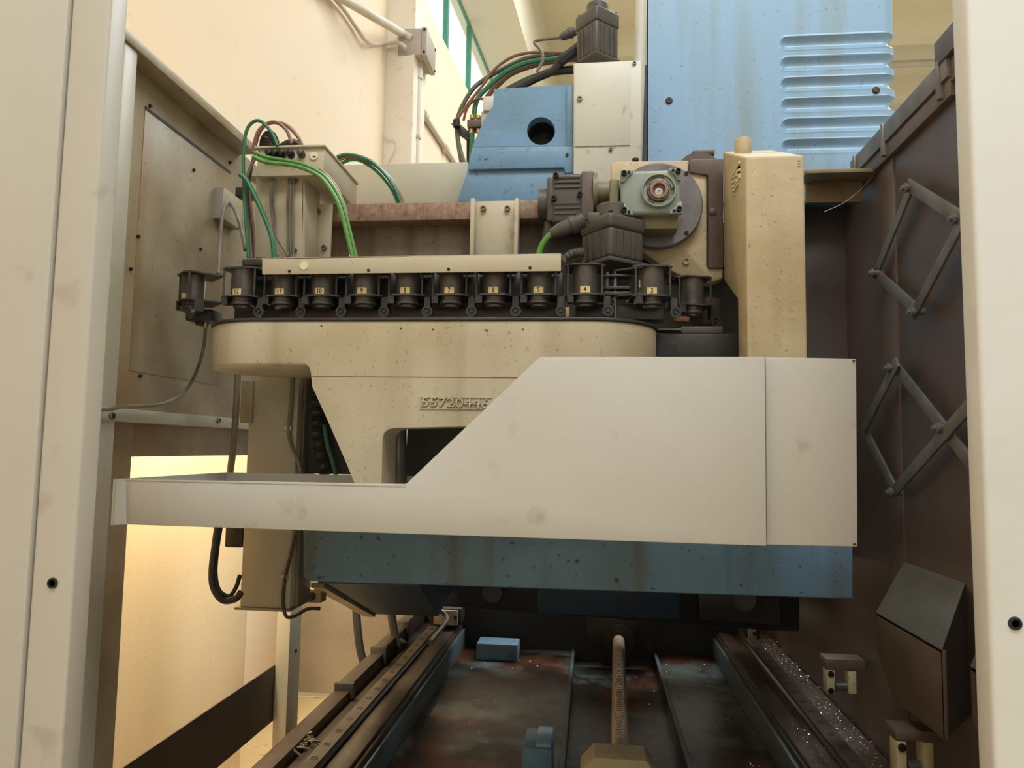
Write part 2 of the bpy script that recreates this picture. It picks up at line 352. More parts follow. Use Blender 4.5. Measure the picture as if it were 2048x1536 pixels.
# ================================================================== LEFT GUARD OF THE MACHINE
XL = -1.2
lg = thing('side_guard', 'stained cream sheet metal side guard left of the machine with a large opening', 'machine guard', (XL, 2.2, 0))
zb = 1.60; zt = 2.54
obj('upper_panel', a_box(new(), XL - .012, XL, 1.40, 2.66, zb, zt), M['guard'], lg)
def wl(px, py): return PX(px, py, XL + .001)
s0, s1 = PX(290, 215, XL), PX(482, 348, XL)
t0, t1 = PX(267, 742, XL), PX(470, 760, XL)
bm = new(); a_hex(bm, [V((XL, s0.y, t0.z)), V((XL, 2.30, t0.z)), V((XL, 2.30, s0.z - .006)), V((XL, s0.y, s0.z - .006))],
      [V((XL + .0015, s0.y, t0.z)), V((XL + .0015, 2.30, t0.z)), V((XL + .0015, 2.30, s0.z - .006)), V((XL + .0015, s0.y, s0.z - .006))])
obj('access_panel', bm, M['guard'], lg, .0007)
obj('panel_gap', a_box(new(), XL - .001, XL + .002, s0.y, 2.30, s0.z - .005, s0.z + .004), M['void'], lg)
for px, py in ((299, 212), (459, 325), (275, 473), (260, 538), (279, 752), (400, 498), (386, 340)):
    c = PX(px, py, XL); obj('rivet', a_cyl(new(), c, c + V((.006, 0, 0)), .005, 8), M['boltdark'], lg)
f0 = PX(212, 20, -1.14).z; f1 = PX(212, 44, -1.14).z
obj('top_flange', a_box(new(), -1.26, -1.14, 1.25, 2.36, f1, f0), M['guard'], lg, .002)
obj('frame_post', a_box(new(), XL, -1.146, 1.646, 1.70, .35, f1), M['steelpost'], lg, .004)
obj('door_channel', a_box(new(), XL - .03, XL + .012, 1.35, 1.635, .35, f1), M['steelpost'], lg, .003)
for px, py in ((215, 146), (201, 466), (188, 760), (177, 975), (163, 1295)):
    c = PX(px, py, XL + .014); obj('hinge_tab', a_box(new(), c.x - .004, c.x + .006, c.y - .012, c.y + .012, c.z - .02, c.z + .02), M['white'], lg, .002)
obj('crossbar', a_box(new(), XL, -1.142, 1.40, 2.66, 1.600, 1.632), M['steelpost'], lg, .002)
for px, py in ((222, 832), (436, 841)):
    c = PX(px, py, -1.142); obj('bolt', a_socket(new(), c, (1, 0, 0), .009, .007), M['bolt'], lg)
obj('lower_strip', a_box(new(), XL - .012, XL, 1.70, 1.855, .35, 1.6), M['guard'], lg)
obj('lintel_strip', a_box(new(), XL - .012, XL, 1.855, 2.95, 1.512, 1.6), M['guard'], lg)
obj('sill_sheet', a_box(new(), XL - .006, XL, 1.26, 2.84, .505, .712), M['railcover'], lg)
obj('rear_post', a_box(new(), XL, -1.146, 2.835, 2.95, .35, 1.6), M['steelpost'], lg, .004)
for z in (.75, .95, 1.2): obj('bolt', a_socket(new(), (-1.146, 2.9, z), (1, 0, 0), .007, .004), M['boltdark'], lg)
# wall bracket
wb = thing('wall_bracket', 'small cream channel bracket fixed on the left guard behind the chain end', 'bracket', PX(446, 437, -1.17))
a = P(430, 376, 2.21); c = P(446, 437, 2.21)
obj('body', a_box(new(), XL, c.x, 2.21, 2.335, c.z, a.z), M['guard'], wb, .002)
obj('end_face', a_box(new(), a.x, c.x, 2.204, 2.21, c.z, a.z), M['galv'], wb)

# things outside the opening
sh = new()
pr = [(-1.52, 1.3), (-1.52, 3.24)] + [(-1.62 + .10 * math.cos(t), 3.24 + .10 * math.sin(t)) for t in [i * PI / 2 / 8 for i in range(1, 9)]] + [(-1.72, 3.34), (-1.72, 1.3)]
a_prism(sh, [V((x, y, 0.0)) for x, y in pr], (0, 0, 1.75))
tag(obj('cabinet', sh, M['sheet']), 'warm cream metal cabinet standing outside the left guard opening', 'cabinet')
rp = thing('rear_screen', 'greyish sheet metal screen standing behind the bed left of the guideway', 'screen', (-1.3, 4.62, 0))
obj('sheet', a_box(new(), -1.85, -.9, 4.62, 4.64, .03, 1.3), M['screen'], rp)
obj('edge_strip', a_box(new(), -1.87, -1.83, 4.60, 4.64, .0, 1.3), M['steelpost'], rp)
for i, (x0, x1) in enumerate(((712, 722), (782, 798))):
    hose('drop_hose', ['black hose hanging in front of the grey rear screen, nearer the guard post', 'black hose hanging beside the guideway under the saddle edge'][i], 'hose',
         [(x0, 1180), (x0 + 1, 1230), (x1 - 3, 1290), (x1 + 6, 1330 - i * 50)], 3.9, .022, 'blackh')

# ================================================================== FRONT POSTS (nearest)
YF = 1.2
e = P(171, 768, YF).x; s = P(88, 768, YF).x
lf = thing('front_post', 'near cream front post with lock hole at left edge of the opening', 'machine post', ((e + s) / 2, YF, 0))
obj('post', a_box(new(), s + .002, e, YF, YF + .05, .3, 2.9), M['front'], lf, .006, seg=3)
c = P(106, 1166, YF)
obj('lock', a_lathe(new(), c, (0, -1, 0), [(0, .009), (.003, .009), (.003, .006), (-.004, .005), (-.004, 0)], 14), M['boltdark'], lf)
ld = thing('front_door', 'near cream sliding door panel filling the left edge of the picture', 'machine door', (-1.1, YF, 0))
obj('panel', a_box(new(), -1.6, s - .002, YF - .004, YF + .04, .3, 2.9), M['front'], ld, .004)
er = P(1961, 768, YF).x
rf = thing('front_post', 'near pale right front post with one dark screw hole', 'machine post', (er + .1, YF, 0))
obj('post', a_box(new(), er, er + .32, YF, YF + .05, .3, 2.9), M['frontr'], rf, .007, seg=3)
c = P(2030, 1247, YF); obj('screw_hole', a_lathe(new(), c, (0, -1, 0), [(0, .010), (.003, .009), (.003, .006), (-.003, .005), (-.003, 0)], 14), M['boltdark'], rf)

fs = thing('front_light_blocker', 'unseen added light sill panel of the machine enclosure below the opening', 'blocker', (-.1, YF + .05, 0))  # unseen panel added to keep front light off the bed
obj('panel', a_box(new(), -1.6, 1.3, YF + .06, YF + .08, 0, .55), M['front'], fs, .003)

# ================================================================== RIGHT GUARD
XR = 1.02
rg = thing('side_guard', 'dark oil stained side guard on the right of the machine', 'machine guard', (XR, 2.0, 0))
obj('near_panel', a_box(new(), XR, XR + .012, 1.3, 2.61, .4, 2.66), M['maroon'], rg)
obj('seam_post', a_box(new(), XR - .006, XR + .012, 2.615, 2.74, .4, 2.62), M['maroonpost'], rg, .002)
obj('far_panel', a_box(new(), XR, XR + .012, 2.745, 3.15, .4, 2.6), M['maroon'], rg)
obj('back_panel', a_box(new(), .55, XR, 3.13, 3.14, 1.15, 2.56), M['maroon'], rg)
for x0 in (.63, .71): obj('back_rib', a_box(new(), x0 + .06, x0 + .09, 3.10, 3.13, 1.15, 2.5), M['maroonpost'], rg, .003)
zA = PX(1940, 2, XR - .03).z; zB = PX(1698, 331, XR - .03).z
obj('top_rail', a_box(new(), XR - .03, XR + .06, 2.16, 2.96, zB - .055, zB + .01), M['link'], rg, .002)
obj('rail_underside', a_box(new(), XR - .022, XR + .05, 2.16, 2.96, zB - .11, zB - .058), M['maroonpost'], rg, .002)
obj('top_rail', a_box(new(), XR - .035, XR + .06, 1.3, 2.22, zB + .0, zB + .075), M['maroonpost'], rg, .002)
obj('rail_underside', a_box(new(), XR - .02, XR + .05, 1.3, 2.22, zB - .07, zB - .003), M['maroonpost'], rg, .002)
for y in (2.20, 2.62, 2.90): obj('rail_bracket', a_box(new(), XR - .036, XR + .02, y, y + .02, zB - .10, zB + .015), M['link'], rg, .003)
obj('panel_fold', a_box(new(), XR - .004, XR, 1.86, 1.868, .5, 1.75), M['maroonpost'], rg)
XI = .87
def deflector(name, label, off):
    q = lambda px, py, X, dyy: (lambda p: V((p.x, p.y - dyy, p.z)))(PX(px, py, X))
    t = thing(name, label, 'deflector', (XR - .07, 1.95 - off, .9), 'chip deflectors on the right guard')
    a, b, c, d = q(1808, 1117, XR, off), q(1931, 1180, XR, off), q(1884, 1302, XI, off), q(1752, 1215, XI, off)
    a.z = b.z = 1.203; c.z = d.z = 1.070
    n = V((.0, 0, -.012)); bm = new(); a_hex(bm, [d + n, c + n, b + n, a + n], [d, c, b, a]); obj('sloping_plate', bm, M['deflector'], t, .002)
    n = V((.010, 0, 0)); bm = new(); lo = [V((XI, c.y, .85)), V((XI, d.y - .12, .85)), V((XI, d.y, .95)), d - V((0, 0, .003)), c - V((0, 0, .003))]
    a_hex(bm, lo, [p + n for p in lo]); obj('skirt', bm, M['maroonpost'], t, .001)
    bm = new(); lo = [V((XI, c.y, .85)), c - V((0, 0, .004)), b - V((0, 0, .004)), V((XR, b.y, .85))]; a_hex(bm, lo, [p + V((0, .006, 0)) for p in lo]); obj('end_cheek', bm, M['maroon'], t)
deflector('chip_deflector', 'sloping grey chip deflector plate low on the right dark guard', 0)
deflector('chip_deflector', 'second chip deflector almost hidden behind the right front post', .58)
# scissor linkages
def linkage(label, bars, pins, X, w):
    t = thing('scissor_linkage', label, 'linkage', PX(pins[0][0], pins[0][1], X), 'scissor linkages of the right guard')
    for i, (a, b) in enumerate(bars):
        xo = X - (.010 if i % 2 else 0)
        A = PX(a[0], a[1], xo); B = PX(b[0], b[1], xo); d = (B - A).normalized(); nn = V((1, 0, 0)).cross(d).normalized() * (w / 2)
        A = A - d * .018; B = B + d * .018
        bm = new(); lo = [A - nn, A + nn, B + nn, B - nn]; a_hex(bm, lo, [p + V((.008, 0, 0)) for p in lo]); obj('bar', bm, M['link'], t, .0015)
    for px, py in pins:
        c = PX(px, py, X - .012)
        obj('pin', a_lathe(new(), c + V((.03, 0, 0)), (-1, 0, 0), [(0, .011), (.034, .011), (.034, .016), (.040, .016), (.042, .008), (.050, .008)], 10), M['link'], t)
linkage('upper scissor linkage of steel bars on the right guard', [((1818, 378), (1750, 545)), ((1818, 372), (1912, 432)), ((1752, 548), (1828, 618)), ((1828, 622), (1975, 338))],
        [(1815, 376), (1748, 546), (1828, 624), (1912, 437)], .98, .038)
linkage('lower scissor linkage of steel bars on the right guard above the deflector', [((1789, 733), (1985, 985)), ((1789, 730), (1728, 852)), ((1728, 862), (1787, 980)), ((1790, 978), (1985, 755))],
        [(1780, 736), (1879, 856), (1784, 985)], .98, .040)
rb = thing('rear_beam', 'dirty cream folded beam between the cast column and right guard', 'beam', P(1670, 405, 2.66))
obj('web', pbox(new(), 1612, 345, 1724, 404, 2.85, .02), M['guard'], rb)
obj('upper_flange', pbox(new(), 1612, 337, 1755, 345, 2.75, .12), M['guard'], rb, .001)
obj('bolt', a_socket(new(), P(1620, 366, 2.85), (0, -1, 0), .008, .006), M['bolt'], rb)
# roller brackets on the bed side
for lab, x0, x1, y0, y1, Y in (('cream roller bracket at the far foot of the right guard', 1654, 1713, 1341, 1388, 2.95), ('cream roller bracket under the chip deflector at lower right', 1794, 1868, 1484, 1560, 2.2)):
    t = thing('roller_bracket', lab, 'bracket', P((x0 + x1) / 2, y1, Y)); w = (x1 - x0)
    obj('plate', pbox(new(), x0, y0, x0 + w * .27, y1, Y, .05), M['block'], t, .002)
    obj('plate', pbox(new(), x1 - w * .27, y0 + 2, x1, y1, Y, .05), M['block'], t, .002)
    obj('roller', a_cyl(new(), P(x0 + w * .27, (y0 + 2 * y1) / 3, Y + .025), P(x1 - w * .27, (y0 + 2 * y1) / 3, Y + .025), .018, 16), M['steelgrey'], t)
    obj('housing', pbox(new(), x0 - 2, y0 - 22, x1 + 18, y0 - 1, Y, .08), M['maroonpost'], t, .003)
    for k in (.14, .86): obj('bolt', a_socket(new(), P(x0 + w * .13, y0 + (y1 - y0) * k, Y), (0, -1, 0), .011, .005), M['boltdark'], t)

obj('far_lower_panel', a_box(new(), XR, XR + .012, 3.15, 4.7, .3, 1.5), M['maroon'], rg)
obj('bulkhead', a_box(new(), .72, XR, 4.64, 4.66, .3, 1.3), M['maroon'], rg)

# ================================================================== BED
bed = thing('machine_bed', 'oily blue grey machine bed between the two guideways', 'machine bed', (-.03, 3.4, 0))
YB0, YB1 = 1.6, 4.58; ZR = .53
obj('floor_plate', a_box(new(), -.765, -.095, YB0, YB1, .1, .36), M['bedfloor'], bed)
obj('floor_plate', a_box(new(), .364, .72, YB0, YB1, .1, .36), M['bedfloor'], bed)
obj('screw_channel', a_box(new(), -.095, .364, YB0, YB1, .1, .30), M['bedfloor'], bed)
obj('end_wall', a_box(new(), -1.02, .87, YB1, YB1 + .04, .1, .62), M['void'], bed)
obj('edge_lip', a_box(new(), -.115, -.095, YB0, YB1, .36, .372), M['bed'], bed, .003)
obj('edge_lip', a_box(new(), .364, .384, YB0, YB1, .36, .372), M['bed'], bed, .003)
for x0, x1 in ((-1.068, -.766), (.721, .98)): obj('side_wall', a_box(new(), x0, x1, YB0, YB1, .12, .49), M['railcover'], bed, .004)
for x0, x1 in ((-.766, -.752), (.706, .721)): obj('inner_liner', a_box(new(), x0, x1, YB0, YB1, .36, .47), M['bed'], bed, .002)
for x0, x1 in ((-.858, -.781), (.733, .80)): obj('ledge', a_box(new(), x0, x1, YB0, YB1, .49, .505), M['rail'], bed, .002)
for x in (-1.0, .9):
    for y in (2.2, 3.9): obj('bed_foot', a_box(new(), x - .05, x + .05, y, y + .12, 0, .12), M['dark'], bed, .004)
for sgn, lab in ((-1, 'left linear guide rail on the machine bed with bolt holes'), (1, 'right linear guide rail on the machine bed')):
    x0, x1 = (-.923, -.873) if sgn < 0 else (.843, .903)
    t = thing('guide_rail', lab, 'rail', ((x0 + x1) / 2, 3, .49), 'linear guide rails on the bed')
    bm = new(); w = (x1 - x0) / 2; xc = (x0 + x1) / 2
    prof = [(-w, 0), (-w, .012), (-w * .72, .02), (-w, .03), (-w, .04), (w, .04), (w, .03), (w * .72, .02), (w, .012), (w, 0)]
    a_prism(bm, [V((xc + a, YB0, .49 + b)) for a, b in prof], (0, YB1 - YB0, 0)); obj('rail', bm, M['rail'], t)
    k = 0; y = 1.75
    while y < 4.3:
        obj('bolt_hole', a_lathe(new(), (xc, y, .5302), (0, 0, 1), [(0, .014), (.001, .0135), (.001, .010), (-.004, .009), (-.004, 0)], 12), M['dark'], t); y += .12
cov = thing('way_cover', 'dark stepped cover strip along the outer side of the left guideway', 'way cover', (-1.05, 3, .49))
for k in range(4):
    y0 = 1.6 + [0, 1.55, 2.05, 2.5][k]; y1 = 1.6 + [1.55, 2.05, 2.5, 2.95][k]; z = .53 + .022 * k
    obj('cover_step', a_box(new(), -1.068 + .004 * k, -1.0, y0, y1, .49, z), M['railcover'], cov, .002)
    if k: obj('end_clip', a_box(new(), -1.071 + .004 * k, -.985, y0 - .012, y0 + .012, .50, z + .008), M['dark'], cov, .002)
tag(obj('swarf_tray', a_box(new(), .912, 1.015, 1.5, YB1, .491, .505), M['maroonpost'], None, .003), 'narrow dark trough full of chips between right guide rail and guard', 'trough')
sb = thing('stop_block', 'small chipped pale blue stop block on the bed floor left of the screw', 'block', (-.2, 2.8, .36))
b0 = P(1045, 1496, 2.75); b1 = P(1104, 1496, 2.75)
obj('base', a_box(new(), b0.x, b1.x, 2.75, 2.95, .36, b0.z), M['bluehead'], sb, .004)
obj('cap', a_box(new(), P(1070, 1496, 2.75).x, b1.x - .004, 2.76, 2.94, b0.z, b0.z + .012), M['blue'], sb, .004)
b0 = P(952, 1312, 4.3); b1 = P(1035, 1290, 4.3)
tag(obj('bed_block', a_box(new(), b0.x, b1.x, 4.3, 4.45, .361, b1.z), M['bluehead'], None, .008), 'low blue block on the bed floor in the dark far end', 'block')
# ball screw
bs = thing('ball_screw', 'long bright ball screw running along the middle of the bed', 'ball screw', (.094, 3.5, .48))
bm = new(); prof = []; y = 0.0
sA = V((.096, 2.5, .48)); sB = V((.160, 4.56, .48)); sD = (sB - sA).normalized()
while y < 1.8:
    prof += [(y, .033), (y + .009, .033), (y + .013, .0285), (y + .020, .0285)]; y += .024
a_lathe(bm, sA, sD, prof, 24); obj('thread', bm, M['screw'], bs)
obj('plain_end', a_cyl(new(), sA + sD * 1.8, sB, .033, 20), M['screw'], bs)
nb = thing('nut_housing', 'dark bolted nut housing around the far end of the ball screw', 'nut housing', (.094, 4.4, .3))
obj('bracket', a_box(new(), -.03, .34, 4.42, 4.5, .38, .63), M['dark'], nb, .006)
obj('flange', a_lathe(new(), (.155, 4.42, .48), (0, -1, 0), [(0, .085), (.03, .085), (.03, .036), (0, .034)], 24, cap=False), M['railcover'], nb)
eb = thing('bearing_block', 'cream chamfered bearing block at the near end of the ball screw', 'bearing block', (.11, 2.4, .3))
obj('housing', a_prism(new(), [P(x, y, 2.4) for x, y in ((1160, 1545), (1188, 1515), (1293, 1522), (1310, 1545), (1310, 1680), (1160, 1680))], (0, .12, 0)), M['block'], eb, .003)
# carriages and wipers
for lab, x0, x1, y0, y1 in (('pale wiper plate on the left guide rail under the saddle', 867, 915, 1221, 1250), ('small cream wiper plate on the right guide rail under the saddle', 1497, 1513, 1257, 1278)):
    t = thing('rail_wiper', lab, 'wiper', P((x0 + x1) / 2, y1, 4.35))
    obj('plate', pbox(new(), x0, y0, x1, y1, 4.35, .02), M['rear'], t, .002)
    obj('carriage', pbox(new(), x0 - 6, y0 - 4, x1 + 6, y1, 4.372, .15), M['dark'], t, .004)
    obj('bolt', a_socket(new(), P(x1 - 4, (y0 + y1) / 2, 4.35), (0, -1, 0), .01, .004), M['boltdark'], t)
hose('lube_pipe', 'short bent steel lube pipe on the left rail wiper', 'pipe', [(868, 1225), (880, 1222), (893, 1234), (891, 1246, 4.2), (860, 1285, 3.7)], 4.3, .014, 'steelgrey')
hose('lube_cable', 'thin dark cable arching to the left rail wiper', 'cable', [(815, 1216, 3.36), (840, 1206, 3.36), (865, 1208, 3.6), (888, 1228, 4.2)], 3.36, .006, 'blackh')

# ================================================================== SADDLE
sd = thing('saddle', 'blue painted saddle with dark underside hanging below the tool tray', 'saddle', (0, 2.6, 1.1))
poly('front_slab', ((605, 1040), (1707, 1040), (1707, 1199), (620, 1163), (605, 1156)), 2.06, .10, M['blueslab'], sd, .008)
z0 = P(1150, 1180, 2.06).z
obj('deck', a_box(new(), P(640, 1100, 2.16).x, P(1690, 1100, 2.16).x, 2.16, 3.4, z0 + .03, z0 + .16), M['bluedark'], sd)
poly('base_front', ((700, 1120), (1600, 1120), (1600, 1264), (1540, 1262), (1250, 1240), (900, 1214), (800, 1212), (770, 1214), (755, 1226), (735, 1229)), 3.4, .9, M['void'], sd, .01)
poly('front_rib', ((1395, 1140), (1560, 1140), (1560, 1250), (1400, 1240)), 3.34, .06, M['dark'], sd, .004)
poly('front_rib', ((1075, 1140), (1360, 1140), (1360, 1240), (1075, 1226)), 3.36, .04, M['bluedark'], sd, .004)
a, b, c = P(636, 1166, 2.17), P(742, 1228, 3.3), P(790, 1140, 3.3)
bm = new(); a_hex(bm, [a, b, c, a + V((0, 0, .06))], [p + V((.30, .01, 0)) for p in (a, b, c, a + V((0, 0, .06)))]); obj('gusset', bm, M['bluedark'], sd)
bm = new(); lo = [a + V((-.02, 0, 0)), a + V((.018, 0, 0)), b + V((.02, 0, 0)), b + V((-.03, 0, 0))]; a_hex(bm, lo, [p - V((0, .004, .012)) for p in lo]); obj('gusset_edge', bm, M['guard'], sd)
for px in (985, 1490): obj('cable_boss', a_cyl(new(), P(px, 1184 if px < 1200 else 1200, 3.33), P(px, 1184 if px < 1200 else 1200, 3.4), .045, 18), M['dark'], sd)
sw = thing('switch_box', 'small cream switch box with black round button under the saddle corner', 'switch box', P(622, 1206, 2.3))
obj('box', pbox(new(), 609, 1178, 642, 1206, 2.3, .05), M['guard'], sw, .003)
obj('button', a_lathe(new(), P(622, 1192, 2.3), (0, -1, 0), [(0, .015), (.012, .015), (.016, .010), (.016, 0)], 16), M['boltdark'], sw)

# ================================================================== CABLE DUCT (grey post left of the magazine)
dp = thing('cable_duct', 'tall grey green box column left of the cast magazine, passing behind the tray', 'duct', P(535, 1215, 2.07))
zt_ = P(540, 738, 2.07).z; zb_ = P(530, 1216, 2.07).z; xl_ = P(492, 950, 2.07).x; xr_ = P(590, 950, 2.07).x
obj('body', a_box(new(), xl_, xr_, 2.07, 2.2, zb_, zt_), M['rear'], dp, .003)
obj('foot_plate', a_box(new(), xl_ - .012, xr_ + .004, 2.06, 2.22, zb_ - .006, zb_), M['guard'], dp)
obj('side_flange', a_box(new(), xr_, xr_ + .010, 2.10, 2.2, zb_, zt_), M['gearneck'], dp, .002)
for px, py in ((577, 857), (570, 1153)):
    c = P(px, py, 2.07); obj('cable_clip', a_box(new(), c.x - .012, c.x + .012, 2.058, 2.07, c.z - .007, c.z + .007), M['galv'], dp, .002)
obj('side_box', pbox(new(), 450, 1050, 484, 1095, 2.08, .08), M['dark'], dp, .003)
obj('side_bracket', pbox(new(), 481, 762, 505, 846, 2.06, .04), M['guard'], dp, .002)
hose('duct_cable', 'thin dark cable clipped down the right edge of the grey duct, above the tray', 'cable', [(586, 738), (583, 800), (578, 857), (582, 890), (596, 920), (602, 945)], 2.062, .006, 'gearneck')
hose('duct_cable', 'thin dark cable looping under the grey duct below the tray', 'cable', [(590, 1070), (580, 1115), (571, 1153), (566, 1200), (572, 1232), (590, 1232), (615, 1218), (640, 1217)], 2.06, .005, 'railcover')
hose('hanging_cable', 'thick black cable bundle looping below the left end of tray', 'cable', [(437, 1040), (430, 1090), (424, 1140), (427, 1175), (445, 1200), (470, 1198), (482, 1185)], 1.99, .0095, 'blackh')
hose('hanging_cable', 'second black cable inside the loop below the left end of tray', 'cable', [(444, 1040), (435, 1095), (431, 1145), (438, 1180), (458, 1192), (472, 1175), (480, 1150)], 2.0, .006, 'blackh')
hose('duct_pipe', 'brown grey hose running down between left guard and grey duct', 'hose', [(476, 640), (475, 760), (471, 840), (466, 900), (458, 960)], 2.12, .0105, 'greyh')

# ================================================================== TOOL TRAY (drip tray with stepped front apron)
YT = 1.5
ty = thing('drip_tray', 'cream sheet metal drip tray with sloping front apron below the magazine', 'tray', (-.3, YT, 1.35))
poly('front_apron', ((250, 958), (812, 968), (1080, 713), (1530, 713), (1533, 1092), (252, 1049)), YT, .006, M['cover'], ty, .002)
A = P(251, 958, YT); B = P(252, 1049, YT); XT = PX(227, 953, -.995).x
cy = PX(227, 953, XT)
bm = new(); lo = [A, B, V((XT, cy.y, B.z)), V((XT, cy.y, A.z))]; a_hex(bm, lo, [p + V((.004, .003, 0)) for p in lo]); obj('chamfer_panel', bm, M['cover'], ty)
obj('left_side', a_box(new(), XT, XT + .005, cy.y, 1.97, B.z, A.z), M['cover'], ty)
obj('back_side', a_box(new(), XT, .50, 1.965, 1.97, B.z, A.z), M['cover'], ty)
bm = new(); a_prism(bm, [V((XT, cy.y, B.z)), V((A.x, YT + .006, B.z)), V((P(1530, 1090, YT).x, YT + .006, P(1530, 1090, YT).z + .004)), V((P(1530, 1090, YT).x, 1.965, P(1530, 1090, YT).z + .004)), V((XT, 1.965, B.z))], (0, 0, .004)); obj('bottom', bm, M['cover'], ty)
obj('rim_lip', a_box(new(), A.x, P(812, 968, YT).x, YT - .001, YT + .012, A.z - .003, A.z), M['cover'], ty)
smc = thing('side_cover', 'cream rectangular cover at the right end of the tray apron', 'cover', P(1620, 1094, 1.515))
zz = [P(1531, 714, 1.515), P(1713, 717, 1.515), P(1716, 1094, 1.515), P(1533, 1090, 1.515)]
bm = new(); a_prism(bm, zz, (0, .34, 0)); obj('shell', bm, M['cover'], smc, .003)
for px, py in ((1712, 722), (1713, 1088)): obj('rivet', a_disc(px - 5, py, 1.515, 1.511, .002, 8), M['boltdark'], smc)

# ================================================================== TOOL MAGAZINE CASTING
YM = 1.72
mg = thing('magazine_body', 'cream cast tool magazine body with rounded end and cast number', 'magazine', P(870, 965, YM))
xa = P(436, 690, YM + .16).x; xb = P(1313, 690, YM + .16).x; zt_ = P(870, 641, YM).z; zb_ = P(520, 730, YM).z; R = .17
st = [(xa + R + R * math.cos(t), YM + R + R * math.sin(t)) for t in [PI * 1.5 - PI * i / 20 for i in range(21)]] + [(xb - R + R * math.cos(t), YM + R + R * math.sin(t)) for t in [PI / 2 - PI * i / 20 for i in range(21)]]
bm = new(); a_prism(bm, [V((x, y, zb_)) for x, y in st], (0, 0, zt_ - zb_)); obj('rounded_body', bm, M['magcast'], mg, .006, seg=3)
bm = new(); cx = sum(p[0] for p in st) / len(st); a_prism(bm, [V((cx + (x - cx) * 1.008, YM + R + (y - YM - R) * 1.02, zt_)) for x, y in st], (0, 0, .007)); obj('top_rim', bm, M['dark'], mg, .002)
cr = [(600, 715)] + [(600 + 22 * math.sin(t), 747 - 22 * math.cos(t)) for t in [i * PI / 2 / 6 for i in range(1, 7)]]
web = [(640, 690), (1200, 690), (1200, 853), (925, 853), (786, 856), (775, 859), (768, 866), (765, 877), (763, 985), (717, 985), (688, 915), (655, 840), (624, 772), (622, 745), (618, 733), (611, 727), (600, 724)]
poly('support_web', web, YM - .0003, .12, M['magcast'], mg, 0)
poly('support_web', [(1200, 726), (1300, 726), (1300, 985), (1200, 985)], YM + .03, .12, M['magcast'], mg, .004)
obj('parting_line', pbox(new(), 622, 753.5, 1040, 755.2, YM - .0006, .002), M['rust'], mg)
# raised cast number
Tm = Matrix(((1, 0, 0), (0, 0, -1), (0, 1, 0))).to_4x4()
for nm, ext, off, mt in (('number_grime', .0008, .0012, 'gearneck'), ('cast_number', .005, 0, 'magcast')):
    tb = text_mesh('55720446', .031, ext, off)
    w = max(v.co.x for v in tb.verts) - min(v.co.x for v in tb.verts)
    k = (P(978, 806, YM).x - P(843, 806, YM).x) / w
    tb.transform(Matrix.Translation(P(910.5, 806.3, YM)) @ Matrix.Rotation(math.radians(.8), 4, 'Y') @ Tm @ Matrix.Diagonal((k, 1, 1, 1)))
    obj(nm, tb, M[mt], mg, flat=True)
for (x0, y0, x1, y1) in ((840, 794, 984, 795.4), (840, 817, 976, 818.4), (839.5, 794, 841, 818)):
    obj('number_frame', pbox(new(), x0, y0, x1, y1, YM - .003, .004), M['magcast'], mg)
for px, py in ((971, 660), (975, 661), (1046, 659), (802, 657), (866, 659), (643, 652)):
    obj('core_pit', a_disc(px, py, YM, YM - .001, .002, 8), M['void'], mg)
tag(obj('hydraulic_cylinder', a_cyl(new(), P(797, 1050, 1.93), P(797, 840, 1.93), .0215, 20), M['steelgrey']), 'worn grey steel cylinder seen through the window in the cast web', 'cylinder')
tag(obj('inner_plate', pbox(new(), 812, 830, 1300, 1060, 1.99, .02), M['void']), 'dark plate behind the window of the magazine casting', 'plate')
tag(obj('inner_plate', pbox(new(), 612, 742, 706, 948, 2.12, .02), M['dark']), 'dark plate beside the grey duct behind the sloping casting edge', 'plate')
bm = new(); a_tube(bm, [P(628, 735, 2.08), P(632, 800, 2.08), P(636, 870, 2.08), P(650, 950, 2.08)], lambda t: .017 + .0022 * math.sin(t * 260), 12, 24)
tag(obj('corrugated_hose', bm, M['blackh'], fix=False), 'black corrugated hose in the gap left of the casting web', 'hose')
hose('inner_hose', 'dull green hose in the dark gap beside the casting web', 'hose', [(648, 850), (655, 890), (664, 920), (672, 950)], 2.06, .006, 'green')

